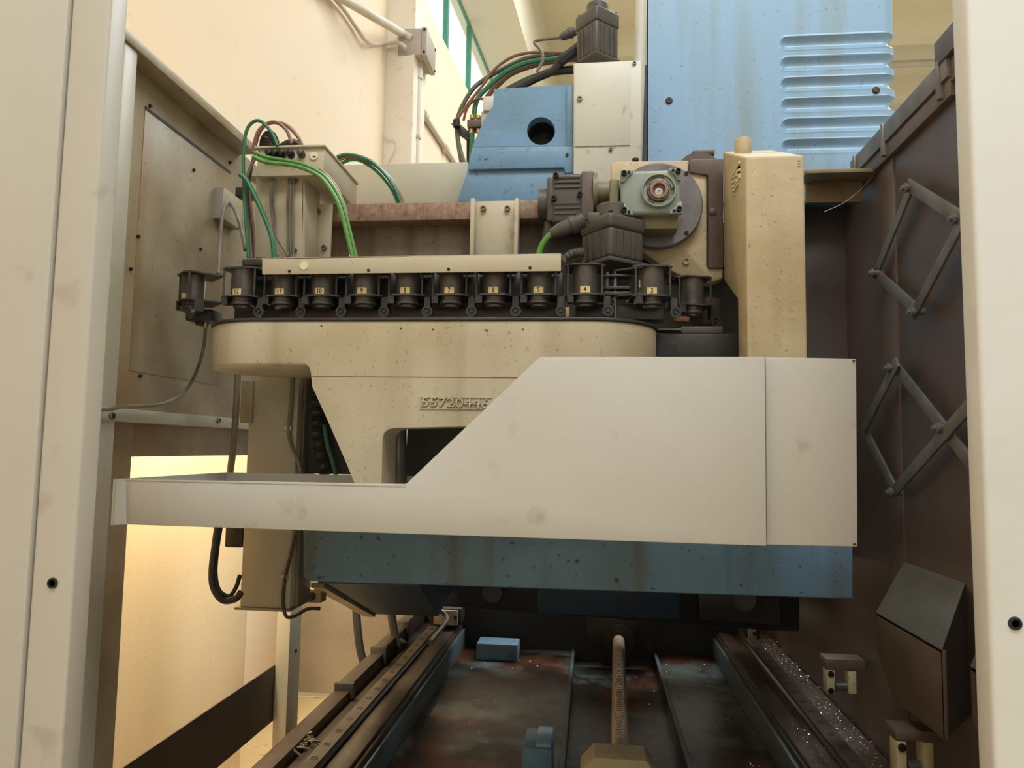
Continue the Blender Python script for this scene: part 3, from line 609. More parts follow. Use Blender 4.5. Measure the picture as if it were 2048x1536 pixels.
# ================================================================== TOOL POTS ON THE CHAIN
YP = 1.83
zp = P(816, 596, YP).z
HP = .0775
def pot_part(name, bm, m, root, origin_local=True):
    bmesh.ops.recalc_face_normals(bm, faces=bm.faces[:])
    me = bpy.data.meshes.new(name); bm.to_mesh(me); bm.free(); me.materials.append(m); me.shade_smooth(); me.set_sharp_from_angle(angle=math.radians(32))
    o = bpy.data.objects.new(name, me); COL.objects.link(o); o.parent = root; return o
def make_pot():
    root = bpy.data.objects.new('tool_pot', None); COL.objects.link(root)
    pl = [(-.049, -.018), (-.030, -.034), (.030, -.034), (.049, -.018), (.049, .065), (-.049, .065)]
    for z, nm in ((0, 'bottom_plate'), (HP - .004, 'top_plate')):
        bm = new(); a_prism(bm, [V((x, y, z)) for x, y in pl], (0, 0, .004)); pot_part(nm, bm, M['chainplate'], root)
    bm = new(); a_lathe(bm, (0, 0, .004), (0, 0, 1), [(0, .0305), (HP - .008, .0305)], 28); pot_part('pot_body', bm, M['pot'], root)
    bm = new(); a_lathe(bm, (0, 0, 0), (0, 0, -1), [(0, .027), (.010, .027), (.012, .030), (.018, .030), (.021, .022), (.026, .022)], 24); pot_part('collar', bm, M['pot'], root)
    for x in (-.042, .042):
        bm = new(); a_cyl(bm, (x, -.022, .004), (x, -.022, HP - .004), .0028, 10); pot_part('tie_rod', bm, M['chainplate'], root)
    bm = new(); a_box(bm, -.043, -.027, -.030, -.006, -.019, 0); pot_part('stop_lug', bm, M['dark'], root)
    bm = new(); a_lathe(bm, (.056, -.012, -.038), (0, -1, 0), [(0, .014), (.010, .014), (.010, .009), (.006, .008), (.006, .004), (.012, .004), (.012, 0)], 18); pot_part('roller', bm, M['dark'], root)
    bm = new(); a_box(bm, .046, .062, -.012, .012, -.030, 0); pot_part('hanger', bm, M['dark'], root)
    return root
proto = make_pot()
def sticker(root, s, ang):
    r = .0309; bm = new(); n = 8; a0, a1 = -.40, .40; lo = []; hi = []
    for i in range(n + 1):
        t = a0 + (a1 - a0) * i / n + ang
        x, y = r * math.sin(t), -r * math.cos(t)
        lo.append(bm.verts.new((x, y, .0055))); hi.append(bm.verts.new((x, y, .021)))
    for i in range(n): bm.faces.new((lo[i], lo[i + 1], hi[i + 1], hi[i]))
    st = pot_part('number_sticker', bm, M['sticker'], root)
    tb = text_mesh(s, .017, 0)
    rr = r + .0003
    for v in tb.verts:
        t = v.co.x * .82 / rr + ang; v.co = V((rr * math.sin(t), -rr * math.cos(t), .0128 + v.co.y))
    me = bpy.data.meshes.new('digits'); tb.to_mesh(me); tb.free(); me.materials.append(M['ink'])
    d = bpy.data.objects.new('digits', me); COL.objects.link(d); d.parent = st
    d['label'] = 'black handwritten pot number'
spots = [('13', 385, 1.88, -45), ('12', 486, YP, -3), ('11', 567, YP, 0), ('10', 646, YP, 0), ('9', 730, YP, 0), ('8', 815, YP, 0), ('7', 902, YP, 0), ('6', 989, YP, 0), ('5', 1078, YP, 0), ('4', 1170, YP, 0), ('3', 1302, 1.85, 8), ('', 1384, 1.97, 14)]
LB = {'13': 'turned tool pot at the far left end of the chain near the guard', '12': 'dark tool pot with sticker 12 just left of the cream bar', '11': 'tool pot with sticker 11 below left end of the cream bar',
      '10': 'tool pot with sticker 10 below the round pale dot of the bar', '9': 'tool pot with sticker 9 under the left part of the cream bar', '8': 'tool pot with sticker 8 under the middle of the cream bar',
      '7': 'tool pot with sticker 7 under the bar between its two middle screws', '6': 'tool pot with sticker 6 under the cream bar below the channel bracket', '5': 'tool pot with sticker 5 below right end of the cream bar',
      '4': 'tool pot with sticker 4 just right of the cream bar', '3': 'tool pot with scrawled sticker below the upright servo motor, angled plate', '': 'rearmost unmarked tool pot next to the cast column'}
for i, (s, px, Y, a) in enumerate(spots):
    if i == 0: root = proto
    else:
        root = proto.copy(); COL.objects.link(root)
        for ch in list(proto.children):
            if ch.name.split('.')[0] in ('number_sticker',): continue
            c = ch.copy(); COL.objects.link(c); c.parent = root
    p = P(px, 596, Y); root.location = (p.x, Y, zp); root.rotation_euler = (0, 0, math.radians(a))
    ORG[root.name] = root.location.copy()
    tag(root, LB[s], 'tool pot', 'tool pots on the magazine chain')
sk = [o for o in COL.objects if o.get('category') == 'tool pot']
for (s, px, Y, a), root in zip(spots, sk):
    if s == '3':
        for z in (.0042, HP - .0082):
            bm = new(); a_prism(bm, [V((x, y, z)) for x, y in ((-.026, -.033), (-.088, .014), (-.088, .045), (-.026, .045))], (0, 0, .004)); pot_part('link_wing', bm, M['chainplate'], root)
    if s: sticker(root, s, -math.radians(a) + (math.radians(a) * .0 + (-.12 if s == '13' else (-.12 if s in ('12',) else .02)) if s != '3' else .0))
tag(obj('chain_back_plate', pbox(new(), 470, 548, 1125, 640, 1.90, .02), M['dark'], None, .002), 'long dark plate behind the row of tool pots', 'plate')
tag(obj('chain_shelf', pbox(new(), 560, 618, 1118, 640, 1.865, .01), M['brownplate'], None, .001), 'brown strip under the tool pots above the casting rim', 'plate')
tag(obj('end_clip', pbox(new(), 1131, 614, 1139, 634, 1.80, .02), M['guard'], None, .001), 'tiny cream tab standing on the casting rim below pot 4', 'tab')
# chain pins between pots 4 and 3, sprocket area
cp = thing('chain_link', 'dark chain link with bright pins between pot 4 and the angled pot', 'chain link', P(1228, 640, 1.86))
for px in (1215, 1231): obj('pin', a_cyl(new(), P(px, 640, 1.86), P(px, 545, 1.86), .0042, 12), M['steelgrey'], cp)
for y0, y1 in ((572, 578), (583, 590), (548, 553)): obj('link_plate', pbox(new(), 1203, y0, 1262, y1, 1.845, .035), M['dark'], cp, .002)
obj('link_base', pbox(new(), 1150, 608, 1330, 640, 1.87, .06), M['dark'], cp, .004)
spk = thing('chain_drive', 'oily dark sprocket housing under the rear tool pot beside the cast column', 'chain drive', P(1395, 712, 1.95))
obj('base', pbox(new(), 1312, 668, 1478, 716, 1.90, .1), M['dark'], spk, .003)
obj('recess', pbox(new(), 1316, 689, 1353, 711, 1.898, .01), M['void'], spk)
obj('flange', pbox(new(), 1362, 652, 1446, 668, 1.93, .1), M['brownplate'], spk, .004)
obj('hub', a_cyl(new(), P(1412, 652, 2.07), P(1412, 600, 2.07), .038, 24), M['brownplate'], spk)
obj('shelf', pbox(new(), 1316, 657, 1362, 660, 1.9, .05), M['gearneck'], spk)
poly('rusty_tab', ((1340, 625), (1355, 625), (1356, 632), (1379, 634), (1378, 643), (1352, 642), (1340, 634)), 1.93, .02, M['rust'], spk, .001)
obj('rear_wall', pbox(new(), 1085, 448, 1480, 716, 2.16, .02), M['dark'], spk)

# ================================================================== GUARD BAR AND BRACKETS ABOVE THE POTS
YG = 1.775
gb = thing('guard_bar', 'long cream guard bar in front of the tool pots', 'guard bar', P(820, 545, YG))
poly('face', ((524, 516), (1122, 506.5), (1122, 542), (524, 549)), YG, .004, M['bar'], gb, .0015)
p0, p1 = P(524, 516, YG), P(1122, 507, YG)
obj('top_fold', a_prism(new(), [p0, p1, p1 + V((0, .05, 0)), p0 + V((0, .05, 0))], (0, 0, -.003)), M['bar'], gb)
for px, py in ((579, 542.5), (737, 540.5), (897, 538.5), (1060, 535.5)): obj('screw', a_lathe(new(), P(px, py, YG), (0, -1, 0), [(0, .004), (.002, .0036), (.003, .002), (.003, 0)], 10), M['boltdark'], gb)
obj('dot_sticker', a_disc(608, 531, YG, YG - .002, .0108, 24), M['dot'], gb)
YBm = 2.14
tag(obj('cross_beam', pbox(new(), 627, 404, 1100, 440, YBm, .14), M['rustbeam'], None, .003), 'rusty brown cross beam above the tool magazine', 'beam')
tag(obj('rear_plate', pbox(new(), 650, 436, 1084, 560, YBm + .06, .02), M['rustplate'], None, .002), 'stained plate below the rusty cross beam', 'plate')
cb = thing('channel_bracket', 'cream channel bracket with two bolts over the rusty beam', 'bracket', P(989, 512, 2.1))
obj('web', pbox(new(), 946, 402, 1030, 512, 2.11, .02), M['bar'], cb, .001)
for x0 in (940, 1028): obj('flange', pbox(new(), x0, 396, x0 + 8, 512, 2.07, .05), M['bar'], cb, .001)
bolts(cb, ((967, 418), (1015, 418)), 2.11, .0085, .010)
ab = thing('angle_bracket', 'pale angle bracket with two bolts left of the rusty beam', 'bracket', P(645, 515, 2.08))
obj('plate', pbox(new(), 628, 408, 662, 515, 2.09, .01), M['bar'], ab, .001)
bolts(ab, ((637, 424), (649, 496)), 2.09, .0085, .010)
cc = thing('support_channel', 'cream upright channel with clipped cables below the terminal box', 'channel', P(560, 515, 1.98))
poly('web', ((512, 352), (608, 348), (608, 515), (509, 515)), 1.98, .012, M['bar'], cc, .002)
poly('flange', ((604, 348), (609, 348), (609, 515), (604, 515)), 1.98, .12, M['bar'], cc, .001)
obj('side_plate', pbox(new(), 609, 358, 628, 515, 2.06, .02), M['rear'], cc, .001)
obj('left_wing', pbox(new(), 495, 352, 512, 356, 1.98, .08), M['bar'], cc)
for px, py in ((592, 362), (590, 501)): obj('bolt', a_socket(new(), P(px, py, 1.98), (0, -1, 0), .007, .008), M['bolt'], cc)
obj('bolt', a_socket(new(), P(620, 437, 2.06), (0, -1, 0), .008, .014), M['bolt'], cc)
for px, py in ((582, 361), (582, 500)): obj('clip', pbox(new(), px - 6, py - 5, px + 6, py + 5, 1.968, .012), M['galv'], cc, .002)
YBx = 1.95
tbx = thing('terminal_box', 'cream terminal box with sloping lid, cable glands and a turn lock', 'box', P(580, 346, YBx))
x0 = P(514, 320, YBx).x; x1 = P(648, 320, YBx).x; z1 = P(580, 297, YBx).z; z0 = P(580, 348, YBx).z
obj('body', a_box(new(), x0, x1, YBx, 2.24, z0 - .005, z1), M['bar'], tbx, .002)
obj('lid', a_box(new(), x0 - .006, x1 + .004, YBx - .008, 2.25, z1, z1 + .007), M['bar'], tbx, .002)
obj('turn_lock', a_lathe(new(), P(628, 313, YBx), (0, -1, 0), [(0, .0115), (.003, .0115), (.004, .010), (.004, 0)], 20), M['dot'], tbx)
obj('lock_slot', pbox(new(), 625, 312, 631, 314, YBx - .005, .002), M['boltdark'], tbx)
for px in (541, 553, 566, 583, 604):
    obj('cable_gland', a_lathe(new(), P(px, 310, YBx), (0, -1, .12), [(0, .011), (.010, .011), (.010, .0085), (.020, .0085), (.022, .005), (.022, 0)], 12), M['boltdark'] if px < 600 else M['motor'], tbx)
# conduit elbows on top
bm = new(); a_tube(bm, [P(530, 294, 2.05), P(533, 280, 2.06), P(541, 272, 2.08), P(548, 286, 2.14)], lambda t: .016 + .0018 * math.sin(t * 110), 14, 14)
tag(obj('corrugated_conduit', bm, M['blackh'], fix=False), 'dark corrugated conduit bent over the terminal box', 'conduit')
hose('conduit_elbow', 'smooth black conduit elbow on the terminal box lid', 'conduit', [(560, 296), (572, 288), (585, 284), (598, 289), (604, 296)], 2.1, .010, 'blackh')
# hoses around the terminal box
hose('coolant_hose', 'dark green hose arching high over the left of the terminal box', 'hose', [(497, 516), (493, 460), (489, 399), (487, 311), (493, 262), (508, 243), (524, 244), (544, 266), (555, 292)], 1.93, .0048, 'green')
hose('air_hose', 'brown hose arching over the terminal box, inner loop', 'hose', [(505, 305), (515, 266), (533, 248), (553, 245), (573, 260), (583, 285)], 2.0, .0052, 'brownh')
hose('air_hose', 'brown hose arching over the terminal box, outer loop', 'hose', [(508, 300), (519, 264), (537, 247), (560, 246), (579, 255), (597, 275), (607, 296)], 2.04, .0055, 'brownh')
hose('coolant_hose', 'thick green hose crossing down the front of the upright channel', 'hose', [(480, 349), (493, 360), (508, 388), (531, 439), (544, 477), (549, 520)], 1.91, .0068, 'green')
hose('coolant_hose', 'bright green hose sweeping from the glands down to guard bar', 'hose', [(506, 313), (531, 324), (575, 329), (608, 337), (641, 354), (663, 382), (679, 414), (692, 461), (705, 515)], 1.90, .0058, 'greenl')
hose('coolant_hose', 'bright green hose running beside its twin down to guard bar', 'hose', [(508, 305), (532, 314), (576, 322), (612, 331), (646, 349), (669, 377), (686, 412), (699, 461), (712, 515)], 1.91, .0054, 'greenl')
hose('air_hose', 'brown hose tucked behind the twin green hoses', 'hose', [(640, 338), (655, 352), (672, 374), (686, 404), (694, 430)], 1.925, .0045, 'brownh')
hose('coolant_hose', 'green hose arching out behind the terminal box, upper strand', 'hose', [(674, 314), (692, 309), (719, 313), (747, 326), (774, 353), (792, 381), (803, 410)], 2.255, .0058, 'green')
hose('coolant_hose', 'green hose arching out behind the terminal box, lower strand', 'hose', [(680, 328), (700, 320), (722, 322), (748, 338), (770, 360), (787, 385), (797, 410)], 2.265, .0056, 'green')
hose('air_hose', 'brown hose arching out behind the terminal box beside green ones', 'hose', [(676, 320), (698, 314), (722, 317), (752, 331), (780, 357), (797, 384), (808, 410)], 2.26, .0056, 'brownh')
for i, dx in enumerate((0, 5)):
    hose('sensor_cable', ['grey sensor cable down the channel middle, left of a pair', 'grey sensor cable down the channel middle, right of a pair'][i], 'cable', [(544 + dx * 2, 312), (547 + dx, 330), (543 + dx, 360), (541 + dx, 400), (545 + dx, 440), (546 + dx, 470), (550 + dx * 3, 495), (556 + dx * 4, 512)], 1.962, .0034, 'greyh', seg=6)
for i, dx in enumerate((-5, 0, 5)):
    hose('signal_cable', ['thin cable held by zinc clips on the channel, leftmost of three', 'thin cable held by zinc clips on the channel, middle of three', 'thin cable held by zinc clips on the channel, rightmost of three'][i], 'cable',
         [(604 - (i == 0) * 50, 308), (592 + dx - (i == 0) * 30, 322), (585 + dx, 345), (582 + dx, 361), (580 + dx, 420), (581 + dx, 500), (584 + dx, 516)], 1.965, .003, 'greyh', seg=6)
for i, (dx, m) in enumerate(((0, 'greyh'), (7, 'blackh'), (14, 'brownh'))):
    hose('loom_cable', ['grey cable of the loom hanging left of the upright channel', 'black cable of the loom hanging left of the upright channel', 'brown hose of the loom hanging left of the upright channel'][i], 'cable',
         [(512 - dx * .3, 312), (497 + dx * .3, 345), (490 + dx * .6, 375), (492 + dx * .7, 420), (498 + dx * .6, 460), (503 + dx * .2, 516)], 1.95 + i * .012, .0046, m)
hose('bracket_cable', 'grey cable rising from the chain end and looping over the wall bracket', 'cable', [(436, 548, 2.0), (439, 490, 2.1), (446, 425, 2.2), (457, 406, 2.25), (470, 422, 2.2), (482, 460, 2.1), (490, 500, 2.0)], 2.1, .0052, 'greyh')
ch = thing('sensor_cable', 'olive cable hanging from brass fitting under the left chain end to the guard', 'cable', P(411, 655, 1.93))
obj('wire', a_tube(new(), [P(411, 655, 1.93), P(408, 690, 1.95), P(396, 735, 2.0), P(372, 780, 2.0), PX(330, 806, -1.12), PX(280, 812, -1.125), PX(240, 814, -1.125), PX(215, 819, -1.125), PX(160, 818, -1.125)], .0048, 8), M['greyh'], ch, fix=False)
obj('fitting', a_lathe(new(), P(411, 640, 1.93), (0, 0, -1), [(0, .008), (.008, .008), (.008, .011), (.016, .011), (.016, .007), (.022, .007)], 8), M['brass'], ch)
hs = thing('chain_sensor', 'stepped dark sensor block under the turned left tool pot', 'sensor', P(397, 650, 1.92))
obj('body', pbox(new(), 371, 618, 423, 641, 1.90, .06), M['dark'], hs, .003)
obj('tip', pbox(new(), 390, 640, 405, 650, 1.91, .03), M['dark'], hs, .002)
tag(obj('limit_switch', pbox(new(), 470, 374, 500, 392, 2.05, .05), M['dark'], None, .003), 'small black limit switch left of the upright channel', 'switch')
tag(obj('limit_switch', pbox(new(), 483, 518, 523, 531, 1.84, .04), M['dark'], None, .003), 'flat black limit switch on top of pot 12 beside the bar end', 'switch')

# ================================================================== REAR COVER
tag(obj('rear_cover', pbox(new(), 660, 327, 935, 412, 2.75, .25), M['rear'], None, .003), 'long pale cover box behind the rusty beam and green hoses', 'cover')

# ================================================================== HEAD: BLUE BRACKET, WHITE BOX, TOP MOTOR
YH = 2.6
hd = thing('head_bracket', 'worn blue cast head bracket with a round hole', 'head casting', P(1040, 402, YH))
circ = lambda cx, cy, r, n=28: [(cx + r * math.cos(2 * PI * i / n), cy + r * math.sin(2 * PI * i / n)) for i in range(n)]
hole = circ(1082, 262, 28)
# face ring with a real hole: two halves
up = [(944, 292), (962, 253), (980, 219), (986, 213), (988, 178), (1146, 169), (1146, 290)]
ang0 = [(x, y) for x, y in hole]
top_arc = [(1082 + 28 * math.cos(t), 262 + 28 * math.sin(t)) for t in [PI + PI * i / 14 for i in range(15)]]
bot_arc = [(1082 + 28 * math.cos(t), 262 + 28 * math.sin(t)) for t in [PI - PI * i / 14 for i in range(15)]]
poly('upper_face', [(958, 262), (962, 253), (980, 219), (986, 213), (988, 178), (1146, 169), (1146, 262)] + top_arc[::-1], YH, .04, M['bluehead'], hd, 0)
poly('upper_face', [(958, 262)] + bot_arc + [(1146, 262), (1146, 292), (944, 294)], YH, .04, M['bluehead'], hd, 0)
obj('hole_back', pbox(new(), 1040, 225, 1125, 300, YH + .12, .01), M['void'], hd)
bm = new(); c = P(1082, 262, YH); rr = 28 / F * YH
a_lathe(bm, c + V((0, .041, 0)), (0, 1, 0), [(0, rr + .003), (.08, rr + .003), (.08, rr), (0, rr)], 28, cap=False); obj('hole_tube', bm, M['void'], hd)
poly('band', [(944, 294), (1146, 292), (1146, 346), (1130, 346), (1128, 335), (936, 339), (936, 335)], YH - .018, .06, M['bluehead'], hd, .003)
poly('lower_face', [(936, 338), (1130, 335), (1146, 346), (1146, 404), (914, 403)], YH - .004, .04, M['bluehead'], hd, .002)
poly('edge_rib', [(1133, 172), (1146, 169), (1146, 292), (1133, 292)], YH - .014, .03, M['bluehead'], hd, .003)
for px, py in ((972, 316),): obj('screw', a_disc(px, py, YH - .018, YH - .022, .005, 10), M['bolt'], hd)
obj('screw', a_disc(1134, 310, YH - .018, YH - .022, .006, 10), M['boltdark'], hd)
YW = 2.55
wbx = thing('spindle_box', 'tall white cover box below the top servo motor', 'cover', P(1214, 400, YW))
poly('shell', [(1147, 126), (1283, 120), (1283, 326), (1236, 330), (1220, 400), (1147, 402)], YW, .2, M['white'], wbx, .004)
poly('inset_panel', [(1149, 128), (1261, 125), (1260, 290), (1149, 293)], YW - .004, .006, M['white'], wbx, .001)
bolts(wbx, ((1159, 198),), YW - .004, .0095, .008); bolts(wbx, ((1269, 127), (1221, 299), (1270, 320)), YW, .0065, .007)
tag(obj('tube_post', a_cyl(new(), P(1272, 330, 2.72), P(1284, -40, 2.72), .022, 12), M['white']), 'thin pale upright tube between the white box and blue cover', 'tube')
tag(obj('rail_strip', pbox(new(), 1281, 130, 1294, 330, 2.74, .05), M['dark']), 'dark slideway strip between the white box and blue cover', 'slideway')

def upright_motor(name, label, px, ytop, ycap, ybot, Y, rot, cap_r, s):
    c = P(px, ybot, Y); z0 = c.z; z1 = P(px, ytop, Y).z; z2 = P(px, ycap, Y).z
    t = thing(name, label, 'motor', (c.x, Y, z0))
    R = rot; h = z1 - z0
    bm = new(); a_box(bm, c.x - s / 2, c.x + s / 2, Y - s / 2, Y + s / 2, z0, z0 + h * .70, R, (c.x, Y, 0)); obj('body', bm, M['motor'], t, s * .09, seg=3)
    bm = new(); a_box(bm, c.x - s * .53, c.x + s * .53, Y - s * .53, Y + s * .53, z0 + h * .66, z0 + h, R, (c.x, Y, 0)); obj('end_bell', bm, M['motor'], t, s * .09, seg=3)
    obj('encoder_cap', a_lathe(new(), (c.x, Y, z1), (0, 0, 1), [(0, cap_r * 1.08), (.006, cap_r * 1.08), (.006, cap_r), (z2 - z1 - .004, cap_r), (z2 - z1, cap_r * .93)], 28), M['motorcap'], t)
    for sx in (-1, 1):
        for k in (.12, .3): 
            bm = new(); x = c.x + sx * s * k * 1.0; a_box(bm, x - .0016, x + .0016, Y - s / 2 - .0025, Y - s / 2 + .001, z0 + .004, z0 + h * .62, R, (c.x, Y, 0)); obj('fin', bm, M['motorcap'], t)
            bm = new(); y = Y + sx * s * k; xx = s / 2 if R > 0 else -s / 2
            a_box(bm, c.x - s / 2 - .0025, c.x - s / 2 + .001, y - .0016, y + .0016, z0 + .004, z0 + h * .62, R, (c.x, Y, 0)); obj('fin', bm, M['motorcap'], t)
    for ax, ay in ((-1, -1), (1, -1), (-1, 1)):
        v = Matrix.Rotation(R, 3, 'Z') @ V((ax * s * .42, ay * s * .42, 0)); obj('bolt', a_socket(new(), (c.x + v.x, Y + v.y, z1), (0, 0, 1), .006, .006), M['boltdark'], t)
    obj('flange', (lambda bm: a_box(bm, c.x - s * .55, c.x + s * .55, Y - s * .55, Y + s * .55, z0 - .012, z0, R, (c.x, Y, 0)))(new()), M['motor'], t, .004)
    return t
m1 = upright_motor('servo_motor', 'brown grey servo motor standing on top of the white box', 1194, 32, 11, 123, 2.66, math.radians(42), .040, .112)
def connector(t, pts, Y, r, mname='motor'):
    q = [P(x, y, Y) for x, y in pts]; d = (q[1] - q[0]); L = d.length
    obj('connector', a_lathe(new(), q[0], d, [(0, r), (L * .25, r), (L * .25, r * 1.2), (L * .4, r * 1.2), (L * .4, r), (L * .75, r * .95), (L, r * .6)], 14), M[mname], t)
connector(m1, ((1150, 62), (1120, 76)), 2.62, .016)
m2 = upright_motor('servo_motor', 'dark servo motor standing above the right end of the tool chain', 1224, 442, 412, 528, 1.98, math.radians(40), .043, .120)
connector(m2, ((1168, 440), (1102, 468)), 1.93, .020)
obj('cable_boot', a_tube(new(), [P(1165, 505, 1.92), P(1145, 508, 1.91), P(1128, 518, 1.9)], lambda t: .014 - .004 * t + .0012 * math.sin(t * 60), 12, 12), M['motor'], m2, fix=False)
obj('top_block', pbox(new(), 1174, 424, 1200, 445, 1.95, .05), M['motor'], m2, .004)
hose('motor_cable', 'green cable leaving the connector of the lower servo motor', 'cable', [(1104, 467), (1092, 478), (1083, 492), (1077, 512)], 1.93, .008, 'greenl')
# horizontal motor + gearbox
hm = thing('servo_motor', 'dark servo motor lying on its side left of the green gearbox', 'motor', P(1130, 445, 2.08))
YQ = 2.10
cz = P(1130, 398, YQ)
obj('body', pbox(new(), 1103, 346, 1168, 446, YQ - .06, .12), M['motor'], hm, .010, seg=3)
obj('end_bell', pbox(new(), 1093, 352, 1110, 442, YQ - .058, .116), M['motor'], hm, .008)
obj('encoder_cap', a_cyl(new(), (P(1078, 400, YQ).x, YQ, P(1088, 410, YQ).z), (P(1096, 400, YQ).x, YQ, P(1088, 410, YQ).z), .046, 28), M['motorcap'], hm)
obj('flange', pbox(new(), 1162, 341, 1188, 452, YQ - .07, .14), M['brownplate'], hm, .006)
for k, y in enumerate((352, 362, 372, 404, 414, 424)): obj('fin', pbox(new(), 1108, y, 1160, y + 3, YQ - .064, .006), M['motorcap'], hm)
for px, py in ((1112, 352), (1108, 398), (1160, 390)): obj('bolt', a_socket(new(), P(px, py, YQ - .06), (0, -1, 0), .008, .012), M['boltdark'], hm)
obj('cable_outlet', a_cyl(new(), P(1100, 446, YQ - .02), P(1096, 478, YQ - .02), .016, 14), M['motor'], hm)
gbx = thing('gearbox', 'pale green gearbox with hollow shaft ring mounted on a grey disc', 'gearbox', P(1300, 455, 1.96))
YX = 1.955
obj('neck', a_lathe(new(), (P(1186, 395, YQ).x, YQ - .02, P(1200, 392, YQ).z), (1, 0, 0), [(0, .060), (.012, .060), (.012, .036), (.045, .034), (.075, .038)], 26), M['gearneck'], gbx)
obj('neck_plate', pbox(new(), 1219, 357, 1238, 452, YX + .02, .11), M['gearneck'], gbx, .005)
obj('case', pbox(new(), 1241, 340, 1362, 428, YX, .10), M['gear'], gbx, .010, seg=3)
obj('lower_case', pbox(new(), 1262, 428, 1357, 458, YX + .03, .07), M['gearneck'], gbx, .006)
c = P(1317, 383, YX)
obj('hub_ring', a_lathe(new(), c, (0, -1, 0), [(0, .047), (.012, .046), (.014, .044), (.014, .041), (.002, .040), (.002, 0)], 40), M['gear'], gbx)
for a0 in (10, 160, 250):
    pts = [(c.x + r * math.cos(math.radians(a)), c.z + r * math.sin(math.radians(a))) for r, rng in ((.0395, range(a0, a0 + 66, 6)), (.033, range(a0 + 60, a0 - 6, -6))) for a in rng]
    obj('ring_lug', a_prism(new(), [V((x, YX - .009, z)) for x, z in pts], (0, .008, 0)), M['gear'], gbx)
obj('seal_ring', a_lathe(new(), c, (0, -1, 0), [(0, .030), (.016, .029), (.017, .026), (.004, .025), (.004, 0)], 36), M['disc'], gbx)
obj('rusty_ring', a_lathe(new(), c, (0, -1, 0), [(0, .0245), (.019, .0245), (.020, .0235), (.020, .0165), (.0065, .016), (.0065, 0)], 32), M['rustbeam'], gbx)
obj('shaft_end', a_lathe(new(), c + V((0, -.006, -.004)), (0, -1, 0), [(0, .0115), (.004, .0115), (.005, .009), (.005, .0045), (.001, .004), (.001, 0)], 20), M['galv'], gbx)
for px, py, sx, sy in ((1249, 349, 1, 1), (1355, 345, -1, 1), (1357, 418, -1, -1), (1249, 420, 1, -1)):
    poly('corner_lug', [(px - sx * 9, py - sy * 9), (px + sx * 18, py - sy * 9), (px + sx * 16, py - sy * 3), (px + sx * 6, py + sy * 4), (px + sx * 1, py + sy * 14), (px - sx * 7, py + sy * 16)], YX - .006, .014, M['gear'], gbx, .002)
    obj('bolt', a_socket(new(), P(px - sx * 1, py - sy * 1, YX - .006), (0, -1, 0), .0075, .012), M['boltdark'], gbx)
    obj('small_bolt', a_socket(new(), P(px + sx * 9, py - sy * 4, YX - .006), (0, -1, 0), .004, .004), M['boltdark'], gbx)
dk = thing('mounting_disc', 'large worn grey round disc behind the green gearbox', 'disc', P(1320, 498, 2.06))
c = P(1317, 410, 2.06); obj('disc', a_lathe(new(), c + V((0, .025, 0)), (0, -1, 0), [(0, .121), (.022, .121), (.025, .118), (.025, 0)], 64), M['disc'], dk)
for px, py in ((1373, 347), (1373, 466)): obj('bolt', a_socket(new(), P(px, py, 2.06), (0, -1, 0), .006, .003), M['boltdark'], dk)
fp = thing('mounting_casting', 'tan cast plate carrying the grey disc beside the cast column', 'casting', P(1330, 560, 2.1))
poly('plate', [(1222, 328), (1236, 322), (1378, 320), (1378, 345), (1408, 346), (1414, 352), (1414, 535), (1446, 535), (1446, 557), (1420, 566), (1376, 558), (1330, 536), (1222, 460)], 2.088, .06, M['cast'], fp, .006)
obj('plug', a_lathe(new(), P(1372, 523, 2.088), (0, -1, 0), [(0, .0105), (.006, .010), (.006, .006), (.001, .005), (.001, 0)], 18), M['bolt'], fp)
obj('breather', a_lathe(new(), P(1271, 326, 2.11), (0, 0, 1), [(0, .006), (.005, .006), (.005, .010), (.012, .010), (.013, .006)], 12), M['boltdark'], fp)
bp = thing('side_plate', 'brown plate with one round bolt between disc and cast column', 'plate', P(1425, 536, 2.08))
poly('plate', [(1379, 322), (1384, 317), (1447, 317), (1447, 536), (1416, 536), (1416, 350), (1379, 345)], 2.080, .05, M['brownplate'], bp, .003)
obj('round_bolt', a_lathe(new(), P(1425, 424, 2.08), (0, -1, 0), [(0, .011), (.004, .0095), (.007, .005), (.008, 0)], 18), M['brownplate'], bp)
dm = thing('motor_dome', 'rusty brown rounded motor end rising behind the brown plate', 'motor end', P(1400, 330, 2.3))
obj('drum', a_cyl(new(), (P(1398, 347, 2.13).x, 2.131, P(1398, 347, 2.13).z), (P(1398, 347, 2.13).x, 2.4, P(1398, 347, 2.13).z), .064, 32), M['brownplate'], dm)
obj('boss', pbox(new(), 1385, 299, 1430, 309, 2.15, .06), M['brownplate'], dm, .004)

# ================================================================== CAST COLUMN (right of centre)
YC = 1.75
cl = thing('cast_column', 'tan rough cast column rising behind the right end of apron', 'column', P(1553, 715, YC))
x0 = P(1493, 520, YC).x; x1 = P(1612, 520, YC).x; z0 = P(1550, 740, YC).z; z1 = P(1552, 312, YC).z
y1 = 2.05; ym = 1.86; zc = P(1447, 562, y1).z; zd = P(1473, 600, ym).z; ztop = P(1447, 303, y1).z
prof = [(YC, z0), (YC, z1), (y1, ztop), (y1, zc), (ym, zd), (ym, z0)]
bm = new(); a_prism(bm, [V((x0, y, z)) for y, z in prof], (x1 - x0, 0, 0)); obj('body', bm, M['cast'], cl, .006, seg=3)
a = V(((P(1486, 300, 1.95).x), 1.95, 0)); zc_ = z1 + (ztop - z1) * (1.95 - YC) / (y1 - YC)
obj('top_boss', a_cyl(new(), (a.x, 1.95, zc_ - .02), (a.x, 1.95, P(1486, 279, 1.95).z), .0215, 20), M['cast'], cl, .003)
